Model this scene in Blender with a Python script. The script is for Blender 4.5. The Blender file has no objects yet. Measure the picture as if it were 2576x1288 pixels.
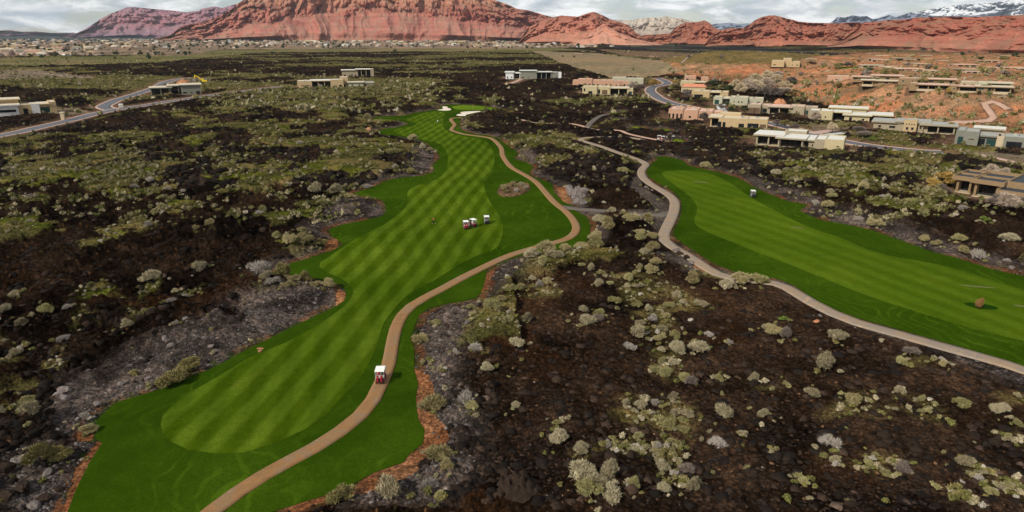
import bpy, bmesh, math, random
import numpy as np
from mathutils import Vector, Matrix
from mathutils.geometry import delaunay_2d_cdt
random.seed(7); RNG = np.random.default_rng(11)
SC = bpy.context.scene
COL = SC.collection
R = math.radians
# ------------------------------------------------------------------ survey chart: photo pixels (2576 wide) -> the ground plane
CH = 45.0; F = 1678.0; PITCH = R(18.46)
SP, CP = math.sin(PITCH), math.cos(PITCH)
def ray(u, v):
    cx = (np.asarray(u, float) - 1288) / F; cy = (644 - np.asarray(v, float)) / F
    return cx, CP + SP * cy, -SP + CP * cy
def G(u, v, z=0.0):
    dx, dy, dz = ray(u, v); t = (z - CH) / dz
    return float(dx * t), float(dy * t)
def chart(x, y):
    # inverse: ground point (z = 0) -> (u, v)
    f = y * CP + CH * SP; up = y * SP - CH * CP
    f = np.maximum(f, 1e-3)
    return 1288 + F * x / f, 644 - F * up / f
def pxm(x, y, z=0):   # chart pixels per metre at a point
    return F / (y * CP - (z - CH) * SP)
# ------------------------------------------------------------------ noise
def _h(ix, iy, seed):
    h = (ix.astype(np.int64) * 374761393 + iy.astype(np.int64) * 668265263 + seed * 1442695041) & 0xFFFFFFFF
    h = ((h ^ (h >> 13)) * 1274126177) & 0xFFFFFFFF
    return ((h ^ (h >> 16)) & 0xFFFF) / 65535.0
def vnoise(x, y, seed=0):
    x0 = np.floor(x); y0 = np.floor(y); fx = x - x0; fy = y - y0
    fx = fx * fx * fx * (fx * (fx * 6 - 15) + 10); fy = fy * fy * fy * (fy * (fy * 6 - 15) + 10)
    a = _h(x0, y0, seed); b = _h(x0 + 1, y0, seed); c = _h(x0, y0 + 1, seed); d = _h(x0 + 1, y0 + 1, seed)
    return (a + (b - a) * fx) * (1 - fy) + (c + (d - c) * fx) * fy
def fbm(x, y, seed=0, octs=4, gain=0.5):
    s = 0; a = 1; n = 0
    for i in range(octs):
        s = s + a * vnoise(x, y, seed + i * 17); n += a; a *= gain
        x, y = (x * 0.8 - y * 0.6) * 2.03 + 5.1, (x * 0.6 + y * 0.8) * 2.03 - 3.7
    return s / n
def ridged(x, y, seed=0, octs=4, gain=0.5):
    s = 0; a = 1; n = 0
    for i in range(octs):
        s = s + a * (1 - np.abs(2 * vnoise(x, y, seed + i * 13) - 1)); n += a; a *= gain
        x, y = (x * 0.8 - y * 0.6) * 2.07 + 1.3, (x * 0.6 + y * 0.8) * 2.07 + 7.7
    return s / n
def cell(x, y, seed=0):
    x0 = np.floor(x); y0 = np.floor(y); best = np.full(x.shape, 9.0); val = np.zeros(x.shape)
    for i in (-1, 0, 1):
        for j in (-1, 0, 1):
            cx = x0 + i; cy = y0 + j
            px = cx + _h(cx, cy, seed); py = cy + _h(cx, cy, seed + 5)
            d = (px - x) ** 2 + (py - y) ** 2; m = d < best
            best = np.where(m, d, best); val = np.where(m, _h(cx, cy, seed + 9), val)
    return np.sqrt(best), val
def sstep(a, b, x):
    t = np.clip((x - a) / (b - a), 0, 1); return t * t * (3 - 2 * t)
def mix(a, b, t): return a + (b - a) * t
# ------------------------------------------------------------------ materials
MATS = {}
def ramp(nt, fac, stops, interp='LINEAR'):
    r = nt.nodes.new('ShaderNodeValToRGB'); r.color_ramp.interpolation = interp
    el = r.color_ramp.elements
    while len(el) < len(stops): el.new(0.5)
    for e, (p, c) in zip(el, stops): e.position = p; e.color = (*c, 1)
    nt.links.new(fac, r.inputs[0]); return r.outputs[0]
def newmat(name, rough=0.8, spec=0.3):
    m = bpy.data.materials.new(name); m.use_nodes = True; nt = m.node_tree
    b = nt.nodes['Principled BSDF']; b.inputs['Roughness'].default_value = rough
    b.inputs['Specular IOR Level'].default_value = spec
    MATS[name] = m; return m, nt, b
def noise(nt, scale, detail=4, vec=None, rough=0.55, dist=0.0):
    n = nt.nodes.new('ShaderNodeTexNoise'); n.inputs['Scale'].default_value = scale
    n.inputs['Detail'].default_value = detail; n.inputs['Roughness'].default_value = rough; n.inputs['Distortion'].default_value = dist
    if vec is not None: nt.links.new(vec, n.inputs['Vector'])
    return n.outputs[0]
def geo(nt): return nt.nodes.new('ShaderNodeNewGeometry').outputs['Position']
def mapv(nt, vec, scale=(1, 1, 1), rot=(0, 0, 0)):
    n = nt.nodes.new('ShaderNodeMapping'); n.inputs['Scale'].default_value = scale; n.inputs['Rotation'].default_value = rot
    nt.links.new(vec, n.inputs['Vector']); return n.outputs[0]
def math_(nt, op, a, b=None, clamp=False):
    n = nt.nodes.new('ShaderNodeMath'); n.operation = op; n.use_clamp = clamp
    for i, x in enumerate((a, b)):
        if x is None: continue
        if isinstance(x, (int, float)): n.inputs[i].default_value = x
        else: nt.links.new(x, n.inputs[i])
    return n.outputs[0]
def mixc(nt, fac, a, b, mode='MIX'):
    n = nt.nodes.new('ShaderNodeMix'); n.data_type = 'RGBA'; n.blend_type = mode
    for s, x in ((n.inputs[0], fac), (n.inputs[6], a), (n.inputs[7], b)):
        if isinstance(x, (int, float)): s.default_value = x
        elif isinstance(x, tuple): s.default_value = (*x, 1)
        else: nt.links.new(x, s)
    return n.outputs[2]
def bump(nt, b, h, strength=0.5, dist=0.1):
    n = nt.nodes.new('ShaderNodeBump'); n.inputs['Strength'].default_value = strength; n.inputs['Distance'].default_value = dist
    nt.links.new(h, n.inputs['Height']); nt.links.new(n.outputs[0], b.inputs['Normal'])
def plain(name, c, rough=0.7, var=0.12, scale=1.5, spec=0.3, metal=0.0):
    m, nt, b = newmat(name, rough, spec); b.inputs['Metallic'].default_value = metal
    n = noise(nt, scale, 5, geo(nt))
    lo = tuple(x * (1 - var) for x in c); hi = tuple(min(1, x * (1 + var)) for x in c)
    nt.links.new(ramp(nt, n, [(0.3, lo), (0.7, hi)]), b.inputs['Base Color']); return m
def folia(name, lo, mid, hi, trans=0.0):
    m, nt, b = newmat(name, 0.85, 0.15)
    oi = nt.nodes.new('ShaderNodeObjectInfo')
    n = noise(nt, 2.6, 6, geo(nt), 0.78)
    f = math_(nt, 'ADD', math_(nt, 'MULTIPLY', n, 0.9), math_(nt, 'MULTIPLY', oi.outputs['Random'], 0.22))
    nt.links.new(ramp(nt, f, [(0.3, lo), (0.52, mid), (0.8, hi)]), b.inputs['Base Color']); return m
# terrain: colours come from per-vertex ground cover, the shader adds fine grain
m, nt, b = newmat('ground_cover', 0.95, 0.0)
at = nt.nodes.new('ShaderNodeAttribute'); at.attribute_name = 'cover'
p = geo(nt)
n1 = noise(nt, 1.3, 6, p, 0.75); n2 = noise(nt, 0.12, 5, p, 0.6)
f = math_(nt, 'ADD', math_(nt, 'MULTIPLY', n1, 0.75), math_(nt, 'MULTIPLY', n2, 0.35))
c = mixc(nt, 1.0, at.outputs['Color'], ramp(nt, f, [(0.32, (0.22, 0.22, 0.22)), (0.52, (0.85, 0.85, 0.85)), (0.72, (2.3, 2.1, 1.9))]), 'MULTIPLY')
vo = nt.nodes.new('ShaderNodeTexVoronoi'); vo.inputs['Scale'].default_value = 2.6; nt.links.new(p, vo.inputs['Vector'])
sp = ramp(nt, vo.outputs['Distance'], [(0.0, (1.5, 1.42, 1.3)), (0.35, (1, 1, 1)), (0.75, (0.5, 0.5, 0.5))])
c = mixc(nt, 1.0, c, sp, 'MULTIPLY')
nt.links.new(c, b.inputs['Base Color']); bump(nt, b, n1, 1.0, 0.45)
def turf(name, a, bb, stripes, tracks=0.0, period=5.0):
    m, nt, b = newmat(name, 0.9, 0.0); p = geo(nt)
    base = ramp(nt, noise(nt, 0.06, 5, p, 0.6, 0.5), [(0.35, a), (0.65, bb)])
    fine = ramp(nt, noise(nt, 5.0, 4, p, 0.7), [(0.3, (0.66, 0.70, 0.6)), (0.7, (1.32, 1.28, 1.3))])
    c = mixc(nt, 1.0, base, fine, 'MULTIPLY')
    blot = ramp(nt, noise(nt, 0.5, 6, p, 0.65, 1.0), [(0.35, (0.86, 0.88, 0.8)), (0.7, (1.15, 1.1, 1.1))])
    c = mixc(nt, 1.0, c, blot, 'MULTIPLY')
    for ang, lo, hi in stripes:
        q = mapv(nt, p, rot=(0, 0, -ang))
        sx = nt.nodes.new('ShaderNodeSeparateXYZ'); nt.links.new(q, sx.inputs[0])
        w = math_(nt, 'ADD', sx.outputs['Y'], math_(nt, 'MULTIPLY', noise(nt, 0.03, 3, p), 3.0))
        w = math_(nt, 'ADD', w, math_(nt, 'MULTIPLY', noise(nt, 0.9, 4, p, .7), 0.6))
        s = math_(nt, 'SINE', math_(nt, 'MULTIPLY', w, 2 * math.pi / period))
        s = math_(nt, 'MULTIPLY_ADD', s, 0.95); s.node.inputs[2].default_value = 0.5; s.node.use_clamp = True
        c = mixc(nt, 1.0, c, ramp(nt, s, [(0.0, lo), (1.0, hi)]), 'MULTIPLY')
    dry = ramp(nt, noise(nt, 0.16, 6, p, 0.7, 0.6), [(0.60, (1, 1, 1)), (0.74, (1.45, 1.12, 1.6))])
    c = mixc(nt, 1.0, c, dry, 'MULTIPLY')
    c = mixc(nt, 1.0, c, ramp(nt, noise(nt, 0.02, 3, p), [(0.35, (0.80, 0.84, 0.8)), (0.65, (1.15, 1.12, 1.1))]), 'MULTIPLY')
    if tracks:
        wv = nt.nodes.new('ShaderNodeTexWave'); wv.wave_type = 'BANDS'; wv.inputs['Scale'].default_value = 0.11
        wv.inputs['Distortion'].default_value = 30; wv.inputs['Detail'].default_value = 3; wv.inputs['Detail Scale'].default_value = 0.5
        nt.links.new(p, wv.inputs['Vector'])
        t = ramp(nt, wv.outputs['Fac'], [(0.80, (1, 1, 1)), (0.96, (1 + tracks, 1 + tracks * 0.8, 1 + tracks))])
        msk = ramp(nt, noise(nt, 0.045, 4, p, .6), [(.48, (0, 0, 0)), (.62, (1, 1, 1))])
        c = mixc(nt, msk, c, mixc(nt, 1.0, c, t, 'MULTIPLY'))
    nt.links.new(c, b.inputs['Base Color']); bump(nt, b, noise(nt, 9, 3, p, 0.8), 0.35, 0.06)
    return m
def dirang(a, b_):
    (x0, y0), (x1, y1) = G(*a), G(*b_); return math.atan2(y1 - y0, x1 - x0)
SA = dirang((719, 944), (950, 694)); SB = dirang((1240, 600), (1110, 430)); SCc = dirang((2440, 770), (1960, 600))
turf('turf_fairway', (0.055, 0.098, 0.0045), (0.076, 0.120, 0.0075), [(SA, (0.68, 0.74, 0.5), (1.12, 1.10, 1.4)), (SB, (0.86, 0.88, 0.83), (1.08, 1.06, 1.1))], period=4.3)
turf('turf_fairway_east', (0.052, 0.096, 0.0050), (0.068, 0.112, 0.007), [(SCc, (0.86, 0.88, 0.75), (1.06, 1.05, 1.15))], period=5.0)
turf('turf_rough', (0.020, 0.046, 0.0020), (0.035, 0.070, 0.0040), [], tracks=0.5)
turf('turf_green', (0.105, 0.17, 0.012), (0.125, 0.19, 0.016), [(SA, (0.93, 0.95, 0.9), (1.05, 1.05, 1.05))], period=3)
turf('turf_tee', (0.10, 0.135, 0.012), (0.13, 0.16, 0.02), [])
turf('turf_ring_shadow', (0.010, 0.034, 0.003), (0.014, 0.045, 0.004), [])  # very dark green: long grass with the tree's shadow put into the colour
def earth(name, stops, scale=0.5, bs=0.4, grain=6.0):
    m, nt, b = newmat(name, 0.9, 0.2); p = geo(nt)
    c = ramp(nt, noise(nt, scale, 6, p, 0.7, 0.4), stops)
    c = mixc(nt, 1.0, c, ramp(nt, noise(nt, grain, 3, p, 0.8), [(0.3, (0.8, 0.8, 0.8)), (0.7, (1.2, 1.2, 1.2))]), 'MULTIPLY')
    nt.links.new(c, b.inputs['Base Color']); bump(nt, b, noise(nt, grain * 1.3, 4, p), bs, 0.05); return m
earth('path_brown', [(0.3, (0.18, 0.11, 0.055)), (0.45, (0.27, 0.14, 0.055)), (0.6, (0.22, 0.145, 0.082)), (0.7, (0.31, 0.19, 0.095))], 0.35)
earth('path_grey', [(0.3, (0.22, 0.165, 0.12)), (0.45, (0.30, 0.215, 0.14)), (0.55, (0.23, 0.19, 0.155)), (0.68, (0.40, 0.27, 0.16))], 0.22)
earth('path_pink', [(0.3, (0.36, 0.22, 0.16)), (0.7, (0.48, 0.32, 0.24))], 0.3)
earth('asphalt_old', [(0.3, (0.085, 0.073, 0.062)), (0.7, (0.16, 0.13, 0.105))], 0.25)
earth('asphalt', [(0.3, (0.095, 0.10, 0.115)), (0.7, (0.13, 0.135, 0.15))], 0.1)
earth('kerb_pink', [(0.3, (0.40, 0.26, 0.21)), (0.7, (0.50, 0.36, 0.30))], 0.4)
earth('bunker_sand', [(0.3, (0.62, 0.52, 0.42)), (0.7, (0.74, 0.64, 0.53))], 0.4, 0.2)
earth('pale_concrete', [(0.3, (0.42, 0.44, 0.43)), (0.7, (0.52, 0.54, 0.52))], 0.4)
earth('bare_soil', [(0.3, (0.065, 0.095, 0.012)), (0.7, (0.13, 0.125, 0.035))], 1.2)
earth('red_dirt', [(0.3, (0.30, 0.13, 0.06)), (0.7, (0.42, 0.20, 0.10))], 0.4)
earth('lava_rock', [(0.3, (0.010, 0.006, 0.004)), (0.6, (0.030, 0.018, 0.011)), (0.75, (0.075, 0.045, 0.028))], 1.2, 0.8, 3)
earth('pale_rock', [(0.3, (0.09, 0.075, 0.07)), (0.6, (0.18, 0.15, 0.135)), (0.75, (0.34, 0.30, 0.27))], 1.2, 0.8, 3)
earth('orange_rock', [(0.3, (0.35, 0.14, 0.07)), (0.7, (0.55, 0.27, 0.15))], 0.8, 0.8, 3)
folia('sage_grey', (0.13, 0.103, 0.058), (0.30, 0.255, 0.155), (0.50, 0.44, 0.29))
folia('sage_green', (0.10, 0.090, 0.034), (0.25, 0.225, 0.095), (0.43, 0.385, 0.19))
folia('brush_tan', (0.12, 0.095, 0.042), (0.30, 0.25, 0.12), (0.48, 0.41, 0.22))
folia('tree_pale', (0.34, 0.26, 0.16), (0.50, 0.40, 0.26), (0.64, 0.53, 0.36))
folia('tree_grey', (0.30, 0.23, 0.18), (0.44, 0.35, 0.27), (0.56, 0.47, 0.37))
folia('brush_olive', (0.08, 0.066, 0.022), (0.20, 0.168, 0.062), (0.32, 0.275, 0.12))
folia('brush_white', (0.14, 0.115, 0.10), (0.32, 0.28, 0.24), (0.52, 0.46, 0.40))
folia('brush_green', (0.05, 0.08, 0.015), (0.12, 0.17, 0.03), (0.22, 0.27, 0.06))
folia('twig_purple', (0.09, 0.07, 0.065), (0.17, 0.135, 0.115), (0.26, 0.21, 0.17))
folia('willow_gold', (0.22, 0.14, 0.035), (0.38, 0.25, 0.07), (0.50, 0.35, 0.12))
folia('tree_dark', (0.015, 0.025, 0.010), (0.04, 0.06, 0.025), (0.08, 0.10, 0.045))
folia('tree_rust', (0.12, 0.06, 0.02), (0.25, 0.13, 0.05), (0.36, 0.2, 0.08))
folia('bark', (0.06, 0.045, 0.035), (0.10, 0.08, 0.06), (0.14, 0.11, 0.09))
# scrub stuff takes its tint from each plant
m, nt, b = newmat('scrub_tint', 0.9, 0.12)
at = nt.nodes.new('ShaderNodeAttribute'); at.attribute_name = 'cover'
c = mixc(nt, 1.0, at.outputs['Color'], ramp(nt, noise(nt, 2.5, 5, geo(nt), 0.7), [(0.3, (0.5, 0.5, 0.5)), (0.55, (1, 1, 1)), (0.75, (1.5, 1.5, 1.45))]), 'MULTIPLY')
nt.links.new(c, b.inputs['Base Color'])
for nme, c, r_ in (('stucco_tan', (0.42, 0.31, 0.17), .85), ('stucco_pink', (0.44, 0.26, 0.17), .85), ('stucco_cream', (0.43, 0.36, 0.21), .85),
                  ('stucco_sage', (0.36, 0.345, 0.25), .85), ('stucco_greygreen', (0.185, 0.185, 0.15), .85), ('stucco_brown', (0.24, 0.16, 0.085), .85), ('stucco_white', (0.62, 0.62, 0.60), .85),
                  ('stucco_taupe', (0.30, 0.25, 0.17), .85), ('roof_cream', (0.58, 0.50, 0.37), .85), ('roof_white', (0.64, 0.63, 0.57), .8), ('roof_pink', (0.62, 0.42, 0.33), .85),
                  ('roof_dark', (0.028, 0.036, 0.045), .6), ('roof_red', (0.55, 0.22, 0.12), .85), ('roof_grey', (0.34, 0.34, 0.31), .8), ('door_wood', (0.12, 0.07, 0.04), .6),
                  ('frame_dark', (0.03, 0.03, 0.03), .5), ('stone_trim', (0.45, 0.36, 0.24), .9), ('cart_white', (0.80, 0.78, 0.72), .35), ('cart_maroon', (0.22, 0.012, 0.03), .35),
                  ('cart_navy', (0.03, 0.025, 0.06), .35), ('rubber', (0.012, 0.012, 0.012), .8), ('seat_cream', (0.55, 0.50, 0.42), .6), ('bag_red', (0.30, 0.012, 0.025), .6), ('bag_black', (0.02, 0.02, 0.025), .6),
                  ('cloth_orange', (0.42, 0.13, 0.04), .9), ('cloth_black', (0.012, 0.014, 0.016), .9), ('cloth_white', (0.75, 0.75, 0.75), .9), ('cloth_red', (0.36, 0.02, 0.03), .9), ('cloth_navy', (0.02, 0.035, 0.12), .9),
                  ('skin', (0.42, 0.24, 0.16), .6), ('hair', (0.04, 0.025, 0.015), .8), ('digger_yellow', (0.62, 0.44, 0.01), .45), ('bunting', (0.35, 0.35, 0.35), .5), ('pool_blue', (0.06, 0.28, 0.34), .15)):
    plain(nme, c, r_)
plain('steel', (0.5, 0.5, 0.5), .3, metal=1.0)
m, nt, b = newmat('glass_dark', 0.08, 0.6); b.inputs['Base Color'].default_value = (0.012, 0.016, 0.018, 1)
m, nt, b = newmat('glass_teal', 0.08, 0.6); b.inputs['Base Color'].default_value = (0.02, 0.055, 0.05, 1)
# ------------------------------------------------------------------ object helpers
def tag(o, label=None, cat=None, group=None, kind=None):
    if label: o['label'] = label
    if cat: o['category'] = cat
    if group: o['group'] = group
    if kind: o['kind'] = kind
    return o
def empty(name, loc, rz=0):
    o = bpy.data.objects.new(name, None); COL.objects.link(o); o.location = loc; o.rotation_euler = (0, 0, rz); o.empty_display_size = 0.5; return o
def link(name, me, mat=None, parent=None):
    o = bpy.data.objects.new(name, me)
    if mat is not None and not me.materials: me.materials.append(MATS[mat])
    COL.objects.link(o); o.parent = parent; return o
def np_mesh(name, V, Fc, mats=None, col=None, smooth=False, midx=None):
    """V (n,3); Fc (m,k) with one k"""
    me = bpy.data.meshes.new(name); V = np.ascontiguousarray(V, np.float32); Fc = np.ascontiguousarray(Fc, np.int32)
    k = Fc.shape[1]
    me.vertices.add(len(V)); me.vertices.foreach_set('co', V.ravel())
    me.loops.add(Fc.size); me.loops.foreach_set('vertex_index', Fc.ravel())
    me.polygons.add(len(Fc)); me.polygons.foreach_set('loop_start', np.arange(0, Fc.size, k, dtype=np.int32))
    if smooth: me.polygons.foreach_set('use_smooth', np.ones(len(Fc), bool))
    if midx is not None: me.polygons.foreach_set('material_index', np.asarray(midx, np.int32))
    me.update(calc_edges=True)
    for m_ in mats or []: me.materials.append(MATS[m_])
    if col is not None:
        a = me.color_attributes.new('cover', 'FLOAT_COLOR', 'POINT')
        c4 = np.ones((len(V), 4), np.float32); c4[:, :3] = col; a.data.foreach_set('color', c4.ravel())
    return me
class MB:
    def __init__(s): s.v = []; s.f = []; s.m = []; s.mats = []
    def mi(s, mat):
        if mat not in s.mats: s.mats.append(mat)
        return s.mats.index(mat)
    def box(s, x0, x1, y0, y1, z0, z1, mat, rz=0, bev=0.0, top=None):
        n = len(s.v); tx = ty = 0
        if top: tx, ty = top
        P = [(x0, y0, z0), (x1, y0, z0), (x1, y1, z0), (x0, y1, z0), (x0 + tx, y0 + ty, z1), (x1 - tx, y0 + ty, z1), (x1 - tx, y1 - ty, z1), (x0 + tx, y1 - ty, z1)]
        if rz: c, q = math.cos(rz), math.sin(rz); P = [(a * c - b_ * q, a * q + b_ * c, z) for a, b_, z in P]
        s.v += P; k = s.mi(mat)
        for f_ in ((0, 3, 2, 1), (4, 5, 6, 7), (0, 1, 5, 4), (1, 2, 6, 5), (2, 3, 7, 6), (3, 0, 4, 7)): s.f.append([n + i for i in f_]); s.m.append(k)
        return s
    def prism(s, pts, z0, z1, mat, slope=None):
        n = len(s.v); m_ = len(pts)
        s.v += [(x, y, z0) for x, y in pts] + [(x, y, z1) for x, y in pts]; k = s.mi(mat)
        s.f.append([n + i for i in range(m_)][::-1]); s.m.append(k); s.f.append([n + m_ + i for i in range(m_)]); s.m.append(k)
        for i in range(m_): j = (i + 1) % m_; s.f.append([n + i, n + j, n + m_ + j, n + m_ + i]); s.m.append(k)
        return s
    def side(s, pts, y0, y1, mat):      # outline in x-z, extruded along y
        n = len(s.v); m_ = len(pts); k = s.mi(mat)
        s.v += [(x, y0, z) for x, z in pts] + [(x, y1, z) for x, z in pts]
        s.f.append([n + i for i in range(m_)]); s.m.append(k); s.f.append([n + m_ + i for i in range(m_)][::-1]); s.m.append(k)
        for i in range(m_): j = (i + 1) % m_; s.f.append([n + j, n + i, n + m_ + i, n + m_ + j]); s.m.append(k)
        return s
    def tube(s, a, b_, r0, r1, mat, n=8):
        a = Vector(a); b_ = Vector(b_); d = (b_ - a).normalized(); q = d.orthogonal().normalized(); w = d.cross(q)
        k0 = len(s.v); k = s.mi(mat)
        for c, r_ in ((a, r0), (b_, r1)):
            for i in range(n): t = 2 * math.pi * i / n; s.v.append(tuple(c + (q * math.cos(t) + w * math.sin(t)) * r_))
        for i in range(n): j = (i + 1) % n; s.f.append([k0 + i, k0 + j, k0 + n + j, k0 + n + i]); s.m.append(k)
        s.f.append([k0 + i for i in range(n)][::-1]); s.m.append(k); s.f.append([k0 + n + i for i in range(n)]); s.m.append(k)
        return s
    def ball(s, c, r_, mat, sc=(1, 1, 1), nu=10, nv=7):
        k0 = len(s.v); k = s.mi(mat)
        for j in range(1, nv):
            ph = math.pi * j / nv
            for i in range(nu): t = 2 * math.pi * i / nu; s.v.append((c[0] + r_ * sc[0] * math.sin(ph) * math.cos(t), c[1] + r_ * sc[1] * math.sin(ph) * math.sin(t), c[2] + r_ * sc[2] * math.cos(ph)))
        for j in range(nv - 2):
            for i in range(nu): i2 = (i + 1) % nu; s.f.append([k0 + j * nu + i, k0 + (j + 1) * nu + i, k0 + (j + 1) * nu + i2, k0 + j * nu + i2]); s.m.append(k)
        s.f.append([k0 + i for i in range(nu)]); s.m.append(k); s.f.append([k0 + (nv - 2) * nu + i for i in range(nu)][::-1]); s.m.append(k)
        return s
    def build(s, name, parent=None, bevel=0, smooth=False):
        me = bpy.data.meshes.new(name); me.from_pydata(s.v, [], s.f); me.polygons.foreach_set('material_index', s.m)
        for m_ in s.mats: me.materials.append(MATS[m_])
        if bevel:
            bm = bmesh.new(); bm.from_mesh(me); bmesh.ops.recalc_face_normals(bm, faces=bm.faces)
            bmesh.ops.bevel(bm, geom=bm.edges[:], offset=bevel, segments=2, profile=0.6, affect='EDGES', clamp_overlap=True); bm.to_mesh(me); bm.free()
        if smooth: me.polygons.foreach_set('use_smooth', [True] * len(me.polygons))
        me.update(); o = bpy.data.objects.new(name, me); COL.objects.link(o); o.parent = parent; return o
def copy_tree(o, parent=None):
    c = o.copy(); COL.objects.link(c); c.parent = parent
    for ch in list(o.children): copy_tree(ch, c)
    return c
def smooth_line(pts, closed=False, step=4.0):
    P = [np.array(p, float) for p in pts]; n = len(P); out = []
    rng = range(n) if closed else range(n - 1)
    for i in rng:
        p0 = P[(i - 1) % n] if closed or i > 0 else P[0]; p1 = P[i]; p2 = P[(i + 1) % n]; p3 = P[(i + 2) % n] if closed or i + 2 < n else P[n - 1]
        k = max(1, int(np.linalg.norm(p2 - p1) / step))
        for j in range(k):
            t = j / k
            out.append(0.5 * ((2 * p1) + (-p0 + p2) * t + (2 * p0 - 5 * p1 + 4 * p2 - p3) * t * t + (-p0 + 3 * p1 - 3 * p2 + p3) * t ** 3))
    if not closed: out.append(P[-1])
    return out
# ------------------------------------------------------------------ outlines read off the photograph (chart pixels)
ROUGH = [(120,1380),(150,1330),(172,1288),(190,1240),(225,1170),(258,1118),(240,1104),(245,1060),(290,1018),(385,988),(520,936),(640,873),(780,803),(840,775),(868,755),(872,735),(858,716),(800,700),(735,690),(694,682),(720,665),(800,641),(862,615),(846,600),(828,580),(860,565),(935,550),(968,538),(970,518),(955,500),(905,492),(889,487),(939,470),(989,450),(1054,442),(1092,430),(1089,414),(1106,397),(1094,377),(1059,354),(1011,345),(956,337),(963,325),(994,321),(1014,317),(1026,311),(1014,306),(989,306),(940,302.5),(948,294),(1014,291),(1043,284),(1071,279),(1101,276),(1108,268),(1125,263),(1160,262.5),(1204,264.5),(1240,269),(1276,278),(1273,281),(1240,279),(1218,279),(1200,283),(1184,288),(1171,293),(1156,297),(1157,305),(1154,318),(1160,327),(1189,337),(1218,340),(1246,347),(1266,360),(1288,375),(1301,384),(1294,398),(1325,409),(1340,420),(1331,432),(1340,444),(1386,461),(1393,482),(1416,505),(1440,517),(1446,528),(1468,540),(1483,562),(1480,597),(1463,612),(1438,621),(1383,628),(1338,633),(1264,656),(1226,672),(1221,702),(1196,750),(1119,764),(1076,777),(1054,794),(1042,824),(1032,857),(1042,882),(1042,932),(1052,966),(1046,1004),(1054,1061),(1068,1081),(1064,1116),(1032,1141),(1014,1164),(944,1188),(902,1211),(869,1229),(819,1246),(744,1270),(681,1290),(600,1335),(500,1390)]
FAIR = [(405,1073),(410,1051),(437,1021),(487,986),(525,966),(644,894),(694,876),(731,859),(794,824),(831,799),(864,774),(884,751),(889,736),(882,719),(856,699),(824,686),(804,671),(806,659),(829,644),(869,617),(919,587),(969,562),(1006,534),(1024,514),(1026,482),(1044,469),(1081,457),(1111,442),(1126,414),(1124,384),(1106,364),(1069,354),(1019,344),(991,331),(1006,324),(1036,319),(1046,313),(1043,309),(1021,301),(1036,294),(1065,285),(1087,280),(1103,280),(1120,284),(1116,295),(1115,314),(1123,329),(1152,341),(1189,349),(1220,356),(1236,372),(1244,397),(1236,434),(1218,462),(1228,497),(1254,539),(1264,560),(1264,584),(1249,622),(1194,644),(1164,659),(1094,704),(1031,739),(1001,769),(966,814),(954,856),(939,894),(906,956),(856,1008),(819,1048),(769,1083),(719,1106),(676,1123),(644,1133),(612,1143),(550,1145),(475,1137),(432,1116),(410,1093)]
ISLE = [(1250,480),(1256,470),(1275,462),(1305,459),(1330,462),(1336,472),(1322,484),(1295,494),(1268,494),(1254,488)]
GREEN = [(1138,268),(1150,266),(1167,265),(1204,266.5),(1235,270),(1247,273),(1236,276),(1196,276.5),(1152,275.5),(1141,272)]
BUNK1 = [(1100,276),(1114,273.5),(1112,269),(1116,267),(1124,267.5),(1127,271),(1134,273.5),(1132,277),(1114,278)]
BUNK2 = [(1148,289.6),(1152,286.7),(1161,285),(1158,281.6),(1171,279.9),(1196,278.6),(1216,278),(1214,280),(1201,281.6),(1186,285),(1173,288.3),(1170,291.5),(1158,291.8)]
ROUGH2 = [(1640,409),(1656,402),(1648,396),(1675,394),(1720,406),(1727,415),(1763,424),(1825,438),(1863,452),(1893,470),(1932,488),(1982,507),(2030,516),(2012,530),(2057,552),(2132,567),(2182,577),(2244,599),(2307,622),(2357,639),(2394,646),(2432,659),(2507,681),(2576,696),(2700,722),(2850,760),(2900,1000),(2760,972),(2660,944),(2576,918),(2457,881),(2357,853),(2257,825),(2157,798),(2094,775),(2044,748),(2012,727),(1985,711),(1955,701),(1905,693),(1855,686),(1812,669),(1778,651),(1745,629),(1710,606),(1694,586),(1706,560),(1716,530),(1712,500),(1690,478),(1650,456),(1627,435),(1640,415)]
FAIR2 = [(1665,434),(1676,430),(1725,429),(1788,439),(1838,462),(1888,497),(1932,522),(2032,572),(2107,597),(2182,629),(2232,644),(2357,666),(2457,694),(2576,730),(2720,770),(2860,830),(2860,950),(2720,902),(2576,857),(2457,829),(2307,784),(2182,744),(2057,696),(1957,656),(1913,640),(1838,609),(1775,582),(1747,562),(1752,534),(1752,517),(1733,492),(1700,467),(1673,447)]
TEES = [[(1690,359.5),(1694,353),(1703,349.5),(1714,352),(1720,358.5),(1706,362.6)], [(1530,301),(1558,300.6),(1561,305),(1533,304.6)], [(1592,319.6),(1618,320.6),(1620,326.5),(1593,324.6)],
        [(1658,324.6),(1684,326.6),(1685,332),(1660,332.5)], [(1533,284.5),(1550,283.5),(1562,284.6),(1548,286.5)], [(2396,330),(2420,327),(2470,333),(2484,340),(2440,342),(2402,340)]]
FARTURF = [[(2088,188),(2140,191),(2200,194),(2256,197),(2250,200.5),(2200,199.5),(2120,194),(2090,191)], [(2104,169),(2160,170),(2166,173),(2110,173.5)]]
PATH1 = [(470,1340),(540,1285),(600,1240),(660,1201),(719,1168),(794,1128),(856,1088),(906,1048),(939,1008),(961,962),(978,919),(986,874),(996,829),(1013,794),(1034,772),(1069,750),(1119,723),(1169,695),(1219,670),(1256,652),(1288,639),(1363,617),(1413,605),(1441,591),(1450,573),(1442,553),(1423,531),(1395,508),(1373,484),(1348,457),(1320,439),(1288,421),(1272,404),(1264,390),(1260,372),(1240,352),(1219,346),(1169,339),(1145,332),(1136,328),(1139,321),(1144,314),(1136,304),(1135,299),(1145,296.4),(1160,296)]
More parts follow.
